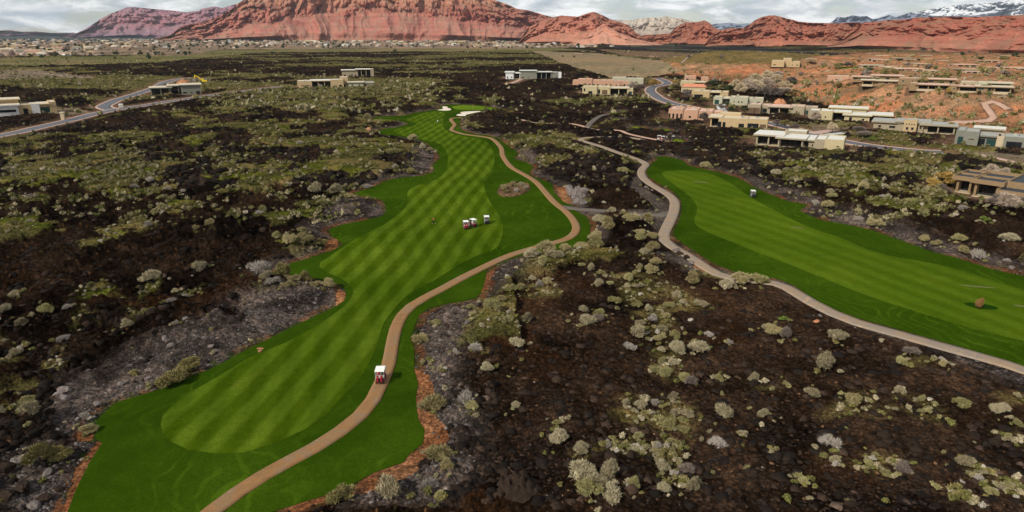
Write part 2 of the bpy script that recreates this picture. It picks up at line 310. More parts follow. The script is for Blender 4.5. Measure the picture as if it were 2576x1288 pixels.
PATH2 = [(1673,357.5),(1638,355.5),(1583,347),(1533,345),(1478,347),(1461,351),(1473,357),(1513,369),(1548,382),(1583,394),(1610,404),(1625,414),(1616,425),(1613,436),(1620,449),(1640,465),(1663,478),(1686,493),(1697,509),(1694,536),(1680,567),(1670,590),(1672,605),(1690,620),(1725,640),(1752,657),(1778,675),(1806,690),(1850,702),(1910,708),(1950,713),(1980,724),(2007,740),(2044,762),(2094,787),(2157,811),(2257,838),(2357,866),(2457,893),(2532,914),(2576,929),(2660,955),(2760,985),(2850,1012)]
PATH3 = [(1665,354),(1625,347),(1580,337),(1560,329),(1525,327),(1498,327),(1478,322),(1463,317),(1438,312),(1398,311),(1345,309),(1313,301)]
PATH4 = [(1478,321),(1484,312),(1495,302),(1508,294),(1522,289),(1545,287)]
LINKP = [(1405,517),(1440,523),(1500,528),(1560,532),(1620,539),(1660,541),(1688,534)]
ROADL = [(-200,372),(-90,358),(0,341.5),(50,332.7),(112,317.7),(175,303.5),(237,288),(287,278),(325,271.5),(375,265),(412,258.7),(470,250),(520,242.5),(575,235),(644,226.5),(681,221.5),(714,217.5)]
ROADL2 = [(282,277.5),(262,270),(275,261),(300,250),(350,235),(388,222),(412,210),(437,202),(462,198),(495,197)]
ROADR = [(1652,199),(1668,203),(1679,209),(1672,213.5),(1650,216.5),(1638,222),(1637,231),(1648,241),(1663,250),(1688,259),(1725,267.5),(1763,275),(1813,285),(1860,295.5),(1905,305),(1953,314),(2003,326.5),(2053,341),(2107,353.5),(2182,366.5),(2257,374),(2332,381),(2372,383)]
DRIVES = [([(1820,258),(1813,267),(1816,275),(1823,283)], 5, 'pale_concrete'), ([(2036,336),(2066,332),(2095,328.5)], 6, 'kerb_pink'), ([(2060,342),(2090,338),(2120,334.5)], 3.5, 'pale_concrete'),
          ([(2540,264),(2494,267),(2474,271),(2490,282),(2500,295),(2488,303),(2444,306.5),(2390,307),(2400,321),(2432,331),(2500,338),(2590,345)], 3.0, 'path_pink'),
          ([(2464,389),(2498,396),(2532,404),(2600,418)], 2.5, 'kerb_pink'), ([(1648,181),(1690,171),(1722,162)], 5, 'path_grey'), ([(1712,188),(1745,179),(1772,170)], 3, 'path_grey'),
          ([(5,184),(60,181),(120,186),(180,193),(238,199)], 9, 'path_grey'), ([(1270,212),(1290,208),(1312,199)], 5, 'path_pink')]
GRAVEL = [[(150,1120),(100,1050),(200,960),(420,850),(560,790),(640,740),(800,712),(866,735),(870,760),(790,808),(640,878),(520,940),(385,992),(260,1045)],
          [(745,595),(800,560),(830,520),(900,494),(965,503),(975,535),(930,556),(830,578),(800,605)],
          [(1030,880),(1065,785),(1190,750),(1226,665),(1330,632),(1345,665),(1260,740),(1185,800),(1145,880),(1150,1000),(1180,1060),(1220,1110),(1130,1130),(1060,1090),(1040,1000)],
          [(1860,430),(1990,480),(2060,510),(2040,530),(1930,480),(1840,440)], [(2020,525),(2140,540),(2300,590),(2450,640),(2600,680),(2600,705),(2350,640),(2180,580),(2050,552),(2008,530)],
          [(2260,840),(2400,870),(2600,930),(2600,980),(2420,905),(2300,862)], [(1040,370),(1110,390),(1098,430),(1050,445),(1010,440),(1040,400)], [(1290,382),(1330,385),(1360,420),(1345,425),(1300,395)],
          [(1400,470),(1440,465),(1475,495),(1475,520),(1420,512)], [(1650,600),(1700,600),(1745,625),(1780,660),(1740,640),(1700,620)], [(1640,640),(1740,640),(1780,690),(1700,680)],
          [(-20,1180),(100,1120),(240,1110),(150,1300),(-20,1300)], [(880,1240),(1060,1190),(1140,1140),(1200,1180),(1120,1300),(850,1300)]]
CINDER = [[(1578,452),(1612,440),(1614,470),(1700,525),(1672,600),(1640,570),(1560,545),(1420,535),(1418,522),(1560,528),(1640,530),(1610,505),(1580,480)], [(1985,716),(2060,765),(2160,808),(2260,840),(2250,850),(2140,815),(2030,760),(1975,725)]]
REDD = [[(810,600),(845,600),(848,625),(815,630)], [(846,725),(868,735),(862,765),(840,775),(845,740)], [(1038,930),(1075,950),(1092,1010),(1092,1050),(1135,1100),(1108,1135),(1060,1125),(1050,1060),(1036,1000)],
        [(1000,1160),(1075,1120),(1085,1160),(1030,1215),(940,1250),(870,1250),(930,1190)], [(150,1300),(180,1180),(250,1110),(262,1115),(225,1180),(175,1300)], [(700,1288),(800,1250),(830,1260),(740,1300)],
        [(1395,470),(1425,470),(1440,510),(1415,505)], [(1225,470),(1258,480),(1262,492),(1250,495)], [(1745,660),(1775,668),(1770,685),(1740,672)], [(1205,740),(1222,690),(1250,670),(1230,730)], [(190,1100),(245,1085),(235,1110),(195,1115)]]
TANF = [(1313,122),(1383,130),(1500,135),(1623,150),(1713,155),(1723,163),(1658,182),(1713,194),(1533,198),(1488,184),(1408,160),(1363,140)]
OLIVEF = [[(-200,147),(300,143),(470,139),(560,126),(820,123),(640,135),(400,160),(160,166),(-200,172)], [(600,126),(1050,121),(1400,121),(1500,128),(1100,131),(700,133)]]
TOWN = [(-400,97),(1000,99),(1500,103),(1500,118),(1320,122),(900,122),(560,125),(470,140),(-400,147)]
LAVAF = [(1513,114),(1600,112),(1700,112),(1850,116),(2000,126),(2105,144),(2150,152),(2060,154),(1900,141),(1720,134),(1560,124)]
CLEAR = [[(-10,180),(85,176),(150,186),(240,195),(235,204),(125,202),(-10,204)], [(120,270),(200,272),(230,285),(170,292),(120,285)], [(395,204),(530,200),(530,214),(390,215)], [(1640,240),(1700,262),(1830,290),(1810,296),(1700,272),(1650,250)], [(2440,385),(2600,390),(2600,412),(2500,400)], [(2040,318),(2140,318),(2120,345),(2050,340)]]
REDHILL = [(1650,188),(1900,172),(2000,190),(2080,185),(2300,205),(2700,215),(2700,360),(2576,348),(2400,335),(2330,322),(2150,292),(2050,270),(1980,245),(1900,215),(1700,196)]
SUBURB = [(1500,124),(1700,134),(1900,143),(2060,156),(2150,150),(2300,140),(2700,150),(2700,215),(2080,200),(1900,175),(1700,156),(1560,140)]
FARRED = [(1380,103),(1600,108),(1900,112),(2100,120),(2250,132),(2700,150),(2700,100),(1380,97)]
# ------------------------------------------------------------------ smooth ground shape: flat valley, a rounded hill and the red hillside
AZ0 = math.atan2(*G(1930, 250)); 
BASEPTS = [(1900,262),(1980,262),(2080,285),(2200,305),(2330,326),(2450,345),(2600,352),(2800,365)]
_b = [(math.atan2(*G(*q)), math.hypot(*G(*q))) for q in BASEPTS]
HAc = G(1865, 186)
def Hs(x, y):
    x = np.asarray(x, float); y = np.asarray(y, float); r = np.hypot(x, y); az = np.arctan2(x, y)
    base = np.interp(az, [a for a, _ in _b], [d for _, d in _b])
    edge = sstep(AZ0 - 0.04, AZ0 + 0.16, az)
    front = sstep(0, 75, r - base); back = 1 - 0.75 * sstep(500, 1500, r - base)
    h = 17 * edge * front * back
    h = h + 23 * np.exp(-(((x - HAc[0]) / 105) ** 2 + ((y - HAc[1] - 30) / 110) ** 2) ** 1.3)
    und = (fbm(x / 75, y / 75, 3, 2) - 0.5) * 0.7
    return h + und * (1 - sstep(700, 1500, r))
def hit(u, v):
    """where the ray of a photo pixel meets the smooth ground"""
    z = 0.0
    for _ in range(40):
        x, y = G(u, v, z); z = 0.6 * z + 0.4 * float(Hs(x, y))
    return x, y, z
# ------------------------------------------------------------------ distance fields on a survey grid
GX0, GX1, GY0, GY1, GS = -420.0, 620.0, 20.0, 920.0, 0.8
NX, NY = int((GX1 - GX0) / GS), int((GY1 - GY0) / GS)
gx = GX0 + GS * np.arange(NX); gy = GY0 + GS * np.arange(NY)
def seg_field(lines, closed, reach=22.0):
    D = np.full((NY, NX), reach, np.float32)
    for L in lines:
        n = len(L)
        for i in range(n if closed else n - 1):
            a = L[i]; b_ = L[(i + 1) % n]
            i0 = max(0, int((min(a[0], b_[0]) - reach - GX0) / GS)); i1 = min(NX, int((max(a[0], b_[0]) + reach - GX0) / GS) + 1)
            j0 = max(0, int((min(a[1], b_[1]) - reach - GY0) / GS)); j1 = min(NY, int((max(a[1], b_[1]) + reach - GY0) / GS) + 1)
            if i1 <= i0 or j1 <= j0: continue
            X = gx[None, i0:i1]; Y = gy[j0:j1, None]; dx, dy = b_[0] - a[0], b_[1] - a[1]; q = dx * dx + dy * dy + 1e-9
            t = np.clip(((X - a[0]) * dx + (Y - a[1]) * dy) / q, 0, 1)
            d = np.hypot(X - a[0] - t * dx, Y - a[1] - t * dy)
            D[j0:j1, i0:i1] = np.minimum(D[j0:j1, i0:i1], d)
    return D
def inside(poly, X, Y):
    X = np.asarray(X); Y = np.asarray(Y)
    if X.ndim == 1 and X.shape == Y.shape and X.size > 2000:
        px = [p[0] for p in poly]; py = [p[1] for p in poly]; k = np.nonzero((X > min(px)) & (X < max(px)) & (Y > min(py)) & (Y < max(py)))[0]
        o = np.zeros(X.shape, bool)
        if 0 < k.size < X.size: o[k] = inside(poly, X[k][None], Y[k][None])[0]; return o
        if k.size == 0: return o
    c = np.zeros(np.broadcast(X, Y).shape, bool); n = len(poly)
    for i in range(n):
        x0, y0 = poly[i][0], poly[i][1]; x1, y1 = poly[(i + 1) % n][0], poly[(i + 1) % n][1]
        if y0 == y1: continue
        m_ = ((y0 > Y) != (y1 > Y)) & (X < (x1 - x0) * (Y - y0) / (y1 - y0) + x0); c ^= m_
    return c
def sample(D, x, y, out=22.0):
    fx = (x - GX0) / GS; fy = (y - GY0) / GS; ok = (fx > 0) & (fx < NX - 2) & (fy > 0) & (fy < NY - 2)
    fx = np.clip(fx, 0, NX - 2.01); fy = np.clip(fy, 0, NY - 2.01); i = fx.astype(int); j = fy.astype(int); a = fx - i; b_ = fy - j
    v = (D[j, i] * (1 - a) + D[j, i + 1] * a) * (1 - b_) + (D[j + 1, i] * (1 - a) + D[j + 1, i + 1] * a) * b_
    return np.where(ok, v, out)
def world_line(pts, closed=False, step=2.5):
    W = [hit(*p)[:2] if p[0] > 1880 and p[1] < 370 else G(*p) for p in pts]
    return smooth_line(W, closed, step)
wR, wF, wI, wR2, wF2 = (world_line(q, True) for q in (ROUGH, FAIR, ISLE, ROUGH2, FAIR2))
wTees = [world_line(q, True, 2) for q in TEES]; wFar = [world_line(q, True, 6) for q in FARTURF]
wB1, wB2 = world_line(BUNK1, True, 1.5), world_line(BUNK2, True, 1.5)
wG = world_line(GREEN, True, 2)
wP1, wP2, wP3, wP4, wL = (world_line(q) for q in (PATH1, PATH2, PATH3, PATH4, LINKP))
wRL, wRL2, wRR = (world_line(q, False, 5) for q in (ROADL, ROADL2, ROADR))
wDr = [(world_line(q, False, 3), w, m_) for q, w, m_ in DRIVES]
turfs = [wR, wR2] + wTees + wFar
D_t = seg_field(turfs + [wI], True)
GXX, GYY = np.meshgrid(gx, gy)
for poly in turfs:
    xs = [p[0] for p in poly]; ys = [p[1] for p in poly]
    i0 = max(0, int((min(xs) - GX0) / GS)); i1 = min(NX, int((max(xs) - GX0) / GS) + 2); j0 = max(0, int((min(ys) - GY0) / GS)); j1 = min(NY, int((max(ys) - GY0) / GS) + 2)
    if i1 <= i0 or j1 <= j0: continue
    m_ = inside(poly, GXX[j0:j1, i0:i1], GYY[j0:j1, i0:i1])
    if poly is wR: m_ &= ~inside(wI, GXX[j0:j1, i0:i1], GYY[j0:j1, i0:i1])
    D_t[j0:j1, i0:i1] = np.where(m_, -np.abs(D_t[j0:j1, i0:i1]), D_t[j0:j1, i0:i1])
for q in (wB1, wB2): D_t = np.where(inside(q, GXX, GYY), -3, D_t)
D_p = seg_field([wP1, wP2, wP3, wP4, wL] , False) - 1.3
D_r = np.minimum(seg_field([wRL, wRL2, wRR], False) - 4.6, 22)
for L, w, m_ in wDr: D_r = np.minimum(D_r, seg_field([L], False) - w / 2)
PADS = []    # house footprints (x, y, half width, half depth, rot)
D_h = np.full((NY, NX), 22.0, np.float32)
def add_pad(x, y, hw, hd, rz):
    reach = 22.0
    i0 = max(0, int((x - hw - hd - reach - GX0) / GS)); i1 = min(NX, int((x + hw + hd + reach - GX0) / GS) + 1)
    j0 = max(0, int((y - hw - hd - reach - GY0) / GS)); j1 = min(NY, int((y + hw + hd + reach - GY0) / GS) + 1)
    if i1 <= i0 or j1 <= j0: return
    X = gx[None, i0:i1] - x; Y = gy[j0:j1, None] - y; c, s = math.cos(rz), math.sin(rz)
    a = np.abs(X * c + Y * s) - hw; b_ = np.abs(-X * s + Y * c) - hd
    d = np.hypot(np.maximum(a, 0), np.maximum(b_, 0))
    D_h[j0:j1, i0:i1] = np.minimum(D_h[j0:j1, i0:i1], d)
# ------------------------------------------------------------------ ground cover and relief
def clearance(x, y):
    dt = sample(D_t, x, y); dp = sample(D_p, x, y); dr = sample(D_r, x, y); dh = sample(D_h, x, y)
    return dt, dp, dr, dh
BIAS = [(100,400,.46),(400,400,.36),(700,420,.36),(250,360,.5),(200,620,.30),(500,540,.34),(750,520,.5),(100,780,.22),(300,760,.22),(450,740,.38),(100,980,.35),(30,900,.45),(330,900,.12),(850,300,.45),(600,300,.55),(200,300,.5),(500,200,.42),(250,230,.42),(900,220,.34),(1100,160,.46),(1300,160,.42),(800,160,.3),(1000,200,.25),(1000,360,.50),(850,340,.42),(1050,250,.35),(1300,260,.10),(1500,260,.10),(1600,300,.22),(1500,350,.25),(1450,400,.45),(1550,440,.30),(1450,500,.42),(1750,370,.22),(2000,390,.38),(2200,430,.42),(2400,420,.45),(2200,520,.36),(2350,600,.36),(2500,600,.40),(1900,250,.35),(1400,680,.28),(1600,720,.22),(1640,850,.24),(1450,780,.14),(1350,880,.10),(1500,950,.04),(1900,800,.03),(2100,950,.05),(1620,1060,.30),(1700,1160,.26),(1850,1100,.06),(1300,1200,.03),(2100,1130,.20),(2250,1030,.34),(2450,1120,.32),(2250,1250,.05),(1560,590,.45),(1350,650,.45),(1200,800,.15),(1200,1000,.10),(2400,500,.5)]
GRASSP = [[(1530,700),(1600,690),(1680,730),(1770,775),(1720,800),(1690,860),(1640,885),(1590,850),(1600,800),(1560,770)], [(1640,870),(1720,870),(1690,960),(1640,950)], [(1545,1045),(1600,1010),(1690,1005),(1740,1040),(1752,1080),(1725,1120),(1700,1160),(1725,1240),(1680,1250),(1660,1180),(1600,1160),(1450,1185),(1440,1165),(1560,1130),(1650,1105),(1560,1075)],
    [(2050,1055),(2110,1010),(2200,985),(2330,1010),(2400,1050),(2390,1072),(2300,1050),(2200,1060),(2120,1050),(2060,1075)], [(2060,1135),(2150,1140),(2260,1160),(2290,1195),(2230,1200),(2150,1165),(2070,1160)], [(2180,920),(2240,900),(2330,893),(2400,912),(2330,925)], [(2440,1168),(2500,1188),(2600,1255),(2600,1295),(2520,1245),(2450,1195)],
    [(2490,985),(2600,1000),(2600,1035),(2520,1015)], [(2480,1050),(2540,1070),(2590,1120),(2560,1135),(2500,1085)], [(1305,710),(1370,700),(1400,760),(1320,760)], [(1880,955),(1980,965),(1960,985),(1880,975)], [(2390,1235),(2440,1250),(2470,1285),(2420,1270)],
    [(335,755),(365,712),(400,712),(392,745),(350,758)], [(450,752),(480,718),(535,718),(530,748),(490,775)], [(212,748),(240,733),(282,735),(265,762),(188,772)], [(288,765),(325,762),(327,792),(290,786)], [(335,812),(370,778),(388,805),(345,824)], [(188,842),(212,815),(262,808),(262,838),(195,848)], [(-20,850),(22,872),(42,900),(30,935),(-20,945)], [(55,955),(110,930),(158,888),(174,918),(120,965),(58,972)], [(190,797),(225,788),(222,812),(195,815)], [(-20,1010),(70,960),(110,985),(90,1030),(-20,1090)]]
def bias(U, V):
    w = 0; s = 0
    for a, b_, g in BIAS:
        k = 1 / (((U - a) / 1.4) ** 2 + (V - b_) ** 2 + 900) ** 1.6; w = w + k; s = s + k * g
    return s / w
def soft_in(polys, U, V, r, w=.8):
    s = 0; e = F / np.maximum(r, 60) * w
    for a, b_ in ((0, 0), (1, .4), (-1, -.4), (.5, -.6), (-.5, .6)):
        s = s + np.maximum.reduce([inside(p_, U + a * e, V + b_ * e).astype(float) for p_ in polys])
    return s / 5
def cover(x, y, fine=True):
    """returns height above smooth ground, rgb, grass weight"""
    U, V = chart(x, y); r = np.hypot(x, y)
    dt, dp, dr, dh = clearance(x, y)
    wx = x + (fbm(x / 9, y / 9, 50, 3) - .5) * 7; wy = y + (fbm(x / 9, y / 9, 70, 3) - .5) * 7
    wU = U + (fbm(x / 14 + 9, y / 14, 90, 3) - .5) * 60 * np.clip(120 / np.maximum(r, 60), .1, 1); wV = V + (fbm(x / 14, y / 14 + 4, 95, 3) - .5) * 22 * np.clip(150 / np.maximum(r, 60), .02, 1)
    n = fbm(wx / 15, wy / 15, 21, 5, .6) ; nb = fbm(wx / 70, wy / 55, 31, 2)
    nf = fbm(wx / 130 + 3, wy / 75, 33, 4, .6); q = mix(0.62 * n + 0.38 * nb, 0.25 * n + 0.75 * nf, sstep(250, 700, r))
    bz = bias(U, V)
    thr = 0.655 - 0.31 * bz
    q = q + (fbm(x / 4.5, y / 4.5, 25, 3, .6) - .5) * .13
    PZ = soft_in(GRASSP, wU, wV, r); own = np.clip(((wU > 1300) & (wV > 700)).astype(float) + ((wU < 600) & (wV > 700)), 0, 1)
    gw = sstep(thr - 0.012, thr + 0.016, q)
    gw = mix(gw, PZ * sstep(.36, .60, fbm(x / 3.2, y / 3.2, 27, 4, .6)) , own)                      # grass plateaus
    gsoft = sstep(thr - 0.05, thr + 0.05, q) * (1 - own)
    road_m = np.minimum(dr, dh); feat = np.minimum(np.minimum(dt, dp), road_m)
    M = sstep(0.2, 6.0, feat) * 0.8 + sstep(4, 20, feat) * 0.2
    M0 = sstep(0.0, 1.5, feat)
    far = sstep(900, 2200, r)
    # relief
    rg = ridged(x / 6.5, y / 6.5, 5, 3); big = fbm(x / 34, y / 34, 8, 3)
    cind = sstep(1150, 1400, U) * sstep(560, 680, V); rough = ((rg - .5) * 3.2 + (ridged(x / 15, y / 15, 6, 2) - .5) * 2.2) * (1 - .72 * cind)
    hgt = M * (gsoft * 2.1 + (1 - gw) * rough + gw * (fbm(x / 3, y / 3, 4, 2) - .5) * 0.3 + (big - .42) * 3.2 + 0.5)
    if fine:
        cd, cv = cell(x / 1.15, y / 1.15, 3); cd2, cv2 = cell(x / 0.5, y / 0.5, 4)
        cd3, cv3 = cell(x / 2.9 + fbm(x, y, 2, 2), y / 2.9, 7)
        rock = (1 - sstep(0.1, 0.6, cd)) * cv * 0.42 * (1 - .5 * cind) + (1 - sstep(0.1, .65, cd2)) * cv2 * 0.16 + (1 - sstep(.1, .7, cd3)) * cv3 * .8 * (1 - .9 * cind)
        hgt = hgt + M0 * np.maximum(M, .35) * rock * (1 - 0.85 * gw)
    hgt = hgt * mix(.25, 1, sstep(2, 26, np.maximum(dr, 0)))
    # zones
    zred = sstep(0, 1, inside(REDHILL, wU, wV).astype(float)); zsub = inside(SUBURB, wU, wV).astype(float)
    ztown = inside(TOWN, wU, wV).astype(float); ztan = inside(TANF, wU, wV).astype(float)
    zol = np.maximum.reduce([inside(p_, wU, wV).astype(float) for p_ in OLIVEF])
    zlf = inside(LAVAF, wU, wV).astype(float); zfr = inside(FARRED, wU, wV).astype(float)
    zg = soft_in(GRAVEL, wU, wV, r, 1.5) * sstep(.16, .36, fbm(x / 6 + 3, y / 6, 29, 4, .6) + .06); zc = np.maximum.reduce([inside(p_, U, V).astype(float) for p_ in CINDER])
    zrd = np.maximum.reduce([inside(p_, wU * .5 + U * .5, wV * .5 + V * .5).astype(float) for p_ in REDD]); zcl = np.maximum.reduce([inside(p_, wU, wV).astype(float) for p_ in CLEAR])
    c = lambda *k: np.array(k)[None, :]
    E = lambda a: a[:, None]
    t1 = fbm(x / 5, y / 5, 61, 3); t2 = fbm(x / 22, y / 22, 62, 3)
    lava = mix(c(.0075, .0050, .0037), c(.019, .0115, .0072), E(sstep(.35, .65, t2))) * E(0.6 + .8 * sstep(.3, .8, t1))
    leftdark = sstep(1100, 500, U) * sstep(300, 500, V)
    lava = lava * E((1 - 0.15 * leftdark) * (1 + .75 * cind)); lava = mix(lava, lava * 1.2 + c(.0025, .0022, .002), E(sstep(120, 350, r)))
    if fine:
        lava = lava * E(.72 + 1.0 * cv * (1 - sstep(.1, .7, cd)) + .45 * cv2)
        lava = mix(lava, c(.12, .062, .026), E((cv2 > .95) * (1 - sstep(.15, .3, cd2)) * .8))
    rust = .6 * sstep(.60, .72, fbm(x / 12 + 40, y / 12, 77, 3)) * sstep(200, 90, r)
    lava = mix(lava, c(.060, .028, .012), E(rust * .6))
    gr = mix(c(.072, .072, .022), c(.130, .112, .040), E(sstep(.4, .62, t2)))
    gr = mix(gr, c(.095, .110, .014), E(sstep(.54, .66, fbm(x / 11, y / 11 + 30, 79, 2)) * .8))
    gr = mix(gr, c(.13, .085, .04), E(sstep(.56, .7, t1) * .5)); 
    rightdry = sstep(1150, 1500, U) * sstep(560, 700, V)
    gr = mix(gr, c(.115, .085, .036), E(rightdry * .7))
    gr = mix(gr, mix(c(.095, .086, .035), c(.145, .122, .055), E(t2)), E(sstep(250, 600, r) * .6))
    gr = gr * E(.75 + .5 * sstep(.3, .7, t1))
    col = mix(lava, gr, E(gw))
    gv = mix(c(.036, .029, .026), c(.100, .080, .070), E(sstep(.3, .7, t1)))
    if fine: gv = gv * E(.75 + .7 * cv2); gv = mix(gv, c(.17, .145, .135), E((cv > .86) * (1 - sstep(.2, .4, cd))))
    rdc = mix(c(.24, .10, .045), c(.37, .18, .09), E(sstep(.3, .7, t1)))
    near_turf = (1 - sstep(2.0, 6.5, dt)) * (dt > 0) * sstep(.30, .55, fbm(x / 15, y / 15, 88, 2) + .12)
    gravel = np.maximum(zg, near_turf * .8)
    col = mix(col, gv, E(gravel)); gw = gw * (1 - gravel)
    hgt = hgt * (1 - .45 * gravel)
    fr_ = (1 - sstep(.2, 1.3, dt + (fbm(x / 1.3, y / 1.3, 89, 3) - .5) * 2.4)) * (dt > -1); col = mix(col, c(.030, .052, .010), E(fr_ * .8))
    rim = (1 - fr_ * .8) * (1 - sstep(.6, 2.1, dt + (t1 - .5) * 2.6)) * (fbm(x / 7, y / 7, 99, 2) > .36)
    col = mix(col, rdc * .62, E(np.clip(rim, 0, 1) * .85)); col = mix(col, rdc * .85, E(zrd)); gw = gw * (1 - zrd) * (1 - np.clip(rim, 0, 1))
    hgt = hgt * (1 - .6 * zrd)
    col = mix(col, c(.060, .050, .045) + c(.06, .046, .035) * E(t1), E(zc)); hgt = hgt * (1 - .95 * zc); gw = gw * (1 - zc)
    # roadside and house yards: dry soil
    isl = inside(ISLE, U, V).astype(float); col = mix(col, mix(c(.13, .085, .05), c(.26, .17, .10), E(t1)), E(isl * .8)); hgt = hgt + isl * .5
    yard = (1 - sstep(0, 9, road_m + (t1 - .5) * 8)); col = mix(col, mix(c(.17, .105, .07), c(.26, .16, .105), E(t1)), E(yard * .75)); gw = gw * (1 - yard)
    # red hillside
    rh = mix(c(.34, .165, .085), c(.44, .235, .135), E(sstep(.35, .65, t2))); veg = sstep(.47, .58, fbm(x / 10, y / 10, 101, 4))
    rh = mix(rh, c(.21, .165, .095), E(veg * .55)); rh = mix(rh, c(.47, .19, .09), E(.7 * sstep(.6, .66, fbm(x / 40, y / 16, 103, 2))))
    hill = sstep(1.5, 5, Hs(x, y))
    hA = np.exp(-(((x - HAc[0]) / 115) ** 2 + ((y - HAc[1] - 30) / 120) ** 2) ** 1.3)
    zr = np.clip(zred * .6 + hill, 0, 1) * (1 - far) * M0
    col = mix(col, rh, E(zr)); col = mix(col, mix(c(.135, .115, .04), c(.19, .13, .06), E(t1)), E(sstep(.50, .66, hA + (t1 - .5) * .25) * (1 - far)))
    gw = np.where(zr > .5, .25 * veg, gw); hgt = hgt * (1 - .72 * zr)
    hgt = hgt + zr * (ridged(x / 22, y / 14, 13, 4) - .5) * 4.2 * M
    sub = mix(mix(c(.22, .13, .09), c(.16, .12, .075), E(t2)), c(.11, .095, .05), E(sstep(.5, .6, fbm(x / 20, y / 20, 105, 3)) * .8)); col = mix(col, sub, E(zsub * (1 - zr)))
    tan = mix(c(.225, .185, .115), c(.29, .215, .13), E(sstep(.35, .65, fbm(x / 60, y / 40, 107, 3)))); col = mix(col, tan, E(ztan)); hgt = hgt * (1 - .9 * ztan)
    oli = mix(c(.13, .13, .05), c(.21, .165, .085), E(sstep(.4, .6, fbm(x / 120, y / 90, 109, 3)))); col = mix(col, oli, E(zol)); hgt = hgt * (1 - .8 * zol)
    twn = mix(c(.24, .18, .13), c(.33, .22, .155), E(sstep(.4, .6, fbm(x / 110, y / 110, 111, 3)))); twn = mix(twn, c(.14, .12, .08), E(sstep(.5, .62, fbm(x / 60, y / 60, 113, 3)) * .8))
    col = mix(col, twn, E(ztown)); hgt = hgt * (1 - ztown)
    lf = mix(c(.030, .026, .030), c(.09, .09, .055), E(sstep(.55, .62, fbm(x / 90, y / 140, 115, 3)))); 
    fr = mix(c(.13, .13, .085), c(.30, .155, .11), E(sstep(.45, .6, fbm(x / 200, y / 300, 117, 3)))); col = mix(col, fr, E(zfr)); hgt = hgt * (1 - zfr)
    col = mix(col, lf, E(zlf)); 
    clr = mix(c(.22, .16, .10), c(.16, .14, .11), E(t2)); col = mix(col, clr, E(zcl)); hgt = hgt * (1 - .9 * zcl)
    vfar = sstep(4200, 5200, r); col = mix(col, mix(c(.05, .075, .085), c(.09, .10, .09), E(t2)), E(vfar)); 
    hgt = hgt * (1 - .9 * sstep(1500, 2600, r))
    fm = np.minimum(dt, np.minimum(dp, road_m)); hgt = np.where(fm < -.5, -.35, np.where(fm < .35, np.minimum(hgt, .02), hgt))
    gw = gw * (1 - np.maximum(np.maximum(ztown, ztan), np.maximum(zfr, zcl)))
    return hgt, np.clip(col, 0, 1), gw, feat
# ------------------------------------------------------------------ houses
def opening(t, x, y, z, w, h, kind, rz=0):
    """window, door or garage set proud of a front wall facing -y"""
    mb = MB()
    if kind == 'garage':
        mb.box(x - w / 2, x + w / 2, y - .06, y - .02, z, z + h, 'door_wood'); 
        for k in range(1, 4): mb.box(x - w / 2 + .06, x + w / 2 - .06, y - .075, y - .062, z + h * k / 4 - .03, z + h * k / 4 + .03, 'frame_dark')
        return mb.build('garage_door', t)
    f = 'frame_dark' if h > 1.6 else 'stone_trim'
    fr = .09
    mb.box(x - w / 2 - fr, x - w / 2, y - .12, y + .05, z - fr, z + h + fr, f); mb.box(x + w / 2, x + w / 2 + fr, y - .12, y + .05, z - fr, z + h + fr, f)
    mb.box(x - w / 2, x + w / 2, y - .12, y + .05, z + h, z + h + fr, f); mb.box(x - w / 2, x + w / 2, y - .14, y + .05, z - fr, z, f)
    n = max(1, int(w / 1.6))
    for k in range(1, n): mb.box(x - w / 2 + w * k / n - .03, x - w / 2 + w * k / n + .03, y - .09, y - .02, z, z + h, 'frame_dark')
    o = mb.build('window', t); MB().box(x - w / 2, x + w / 2, y - .05, y - .01, z, z + h, 'glass_teal' if kind == 'teal' else 'glass_dark').build('pane', o); return o
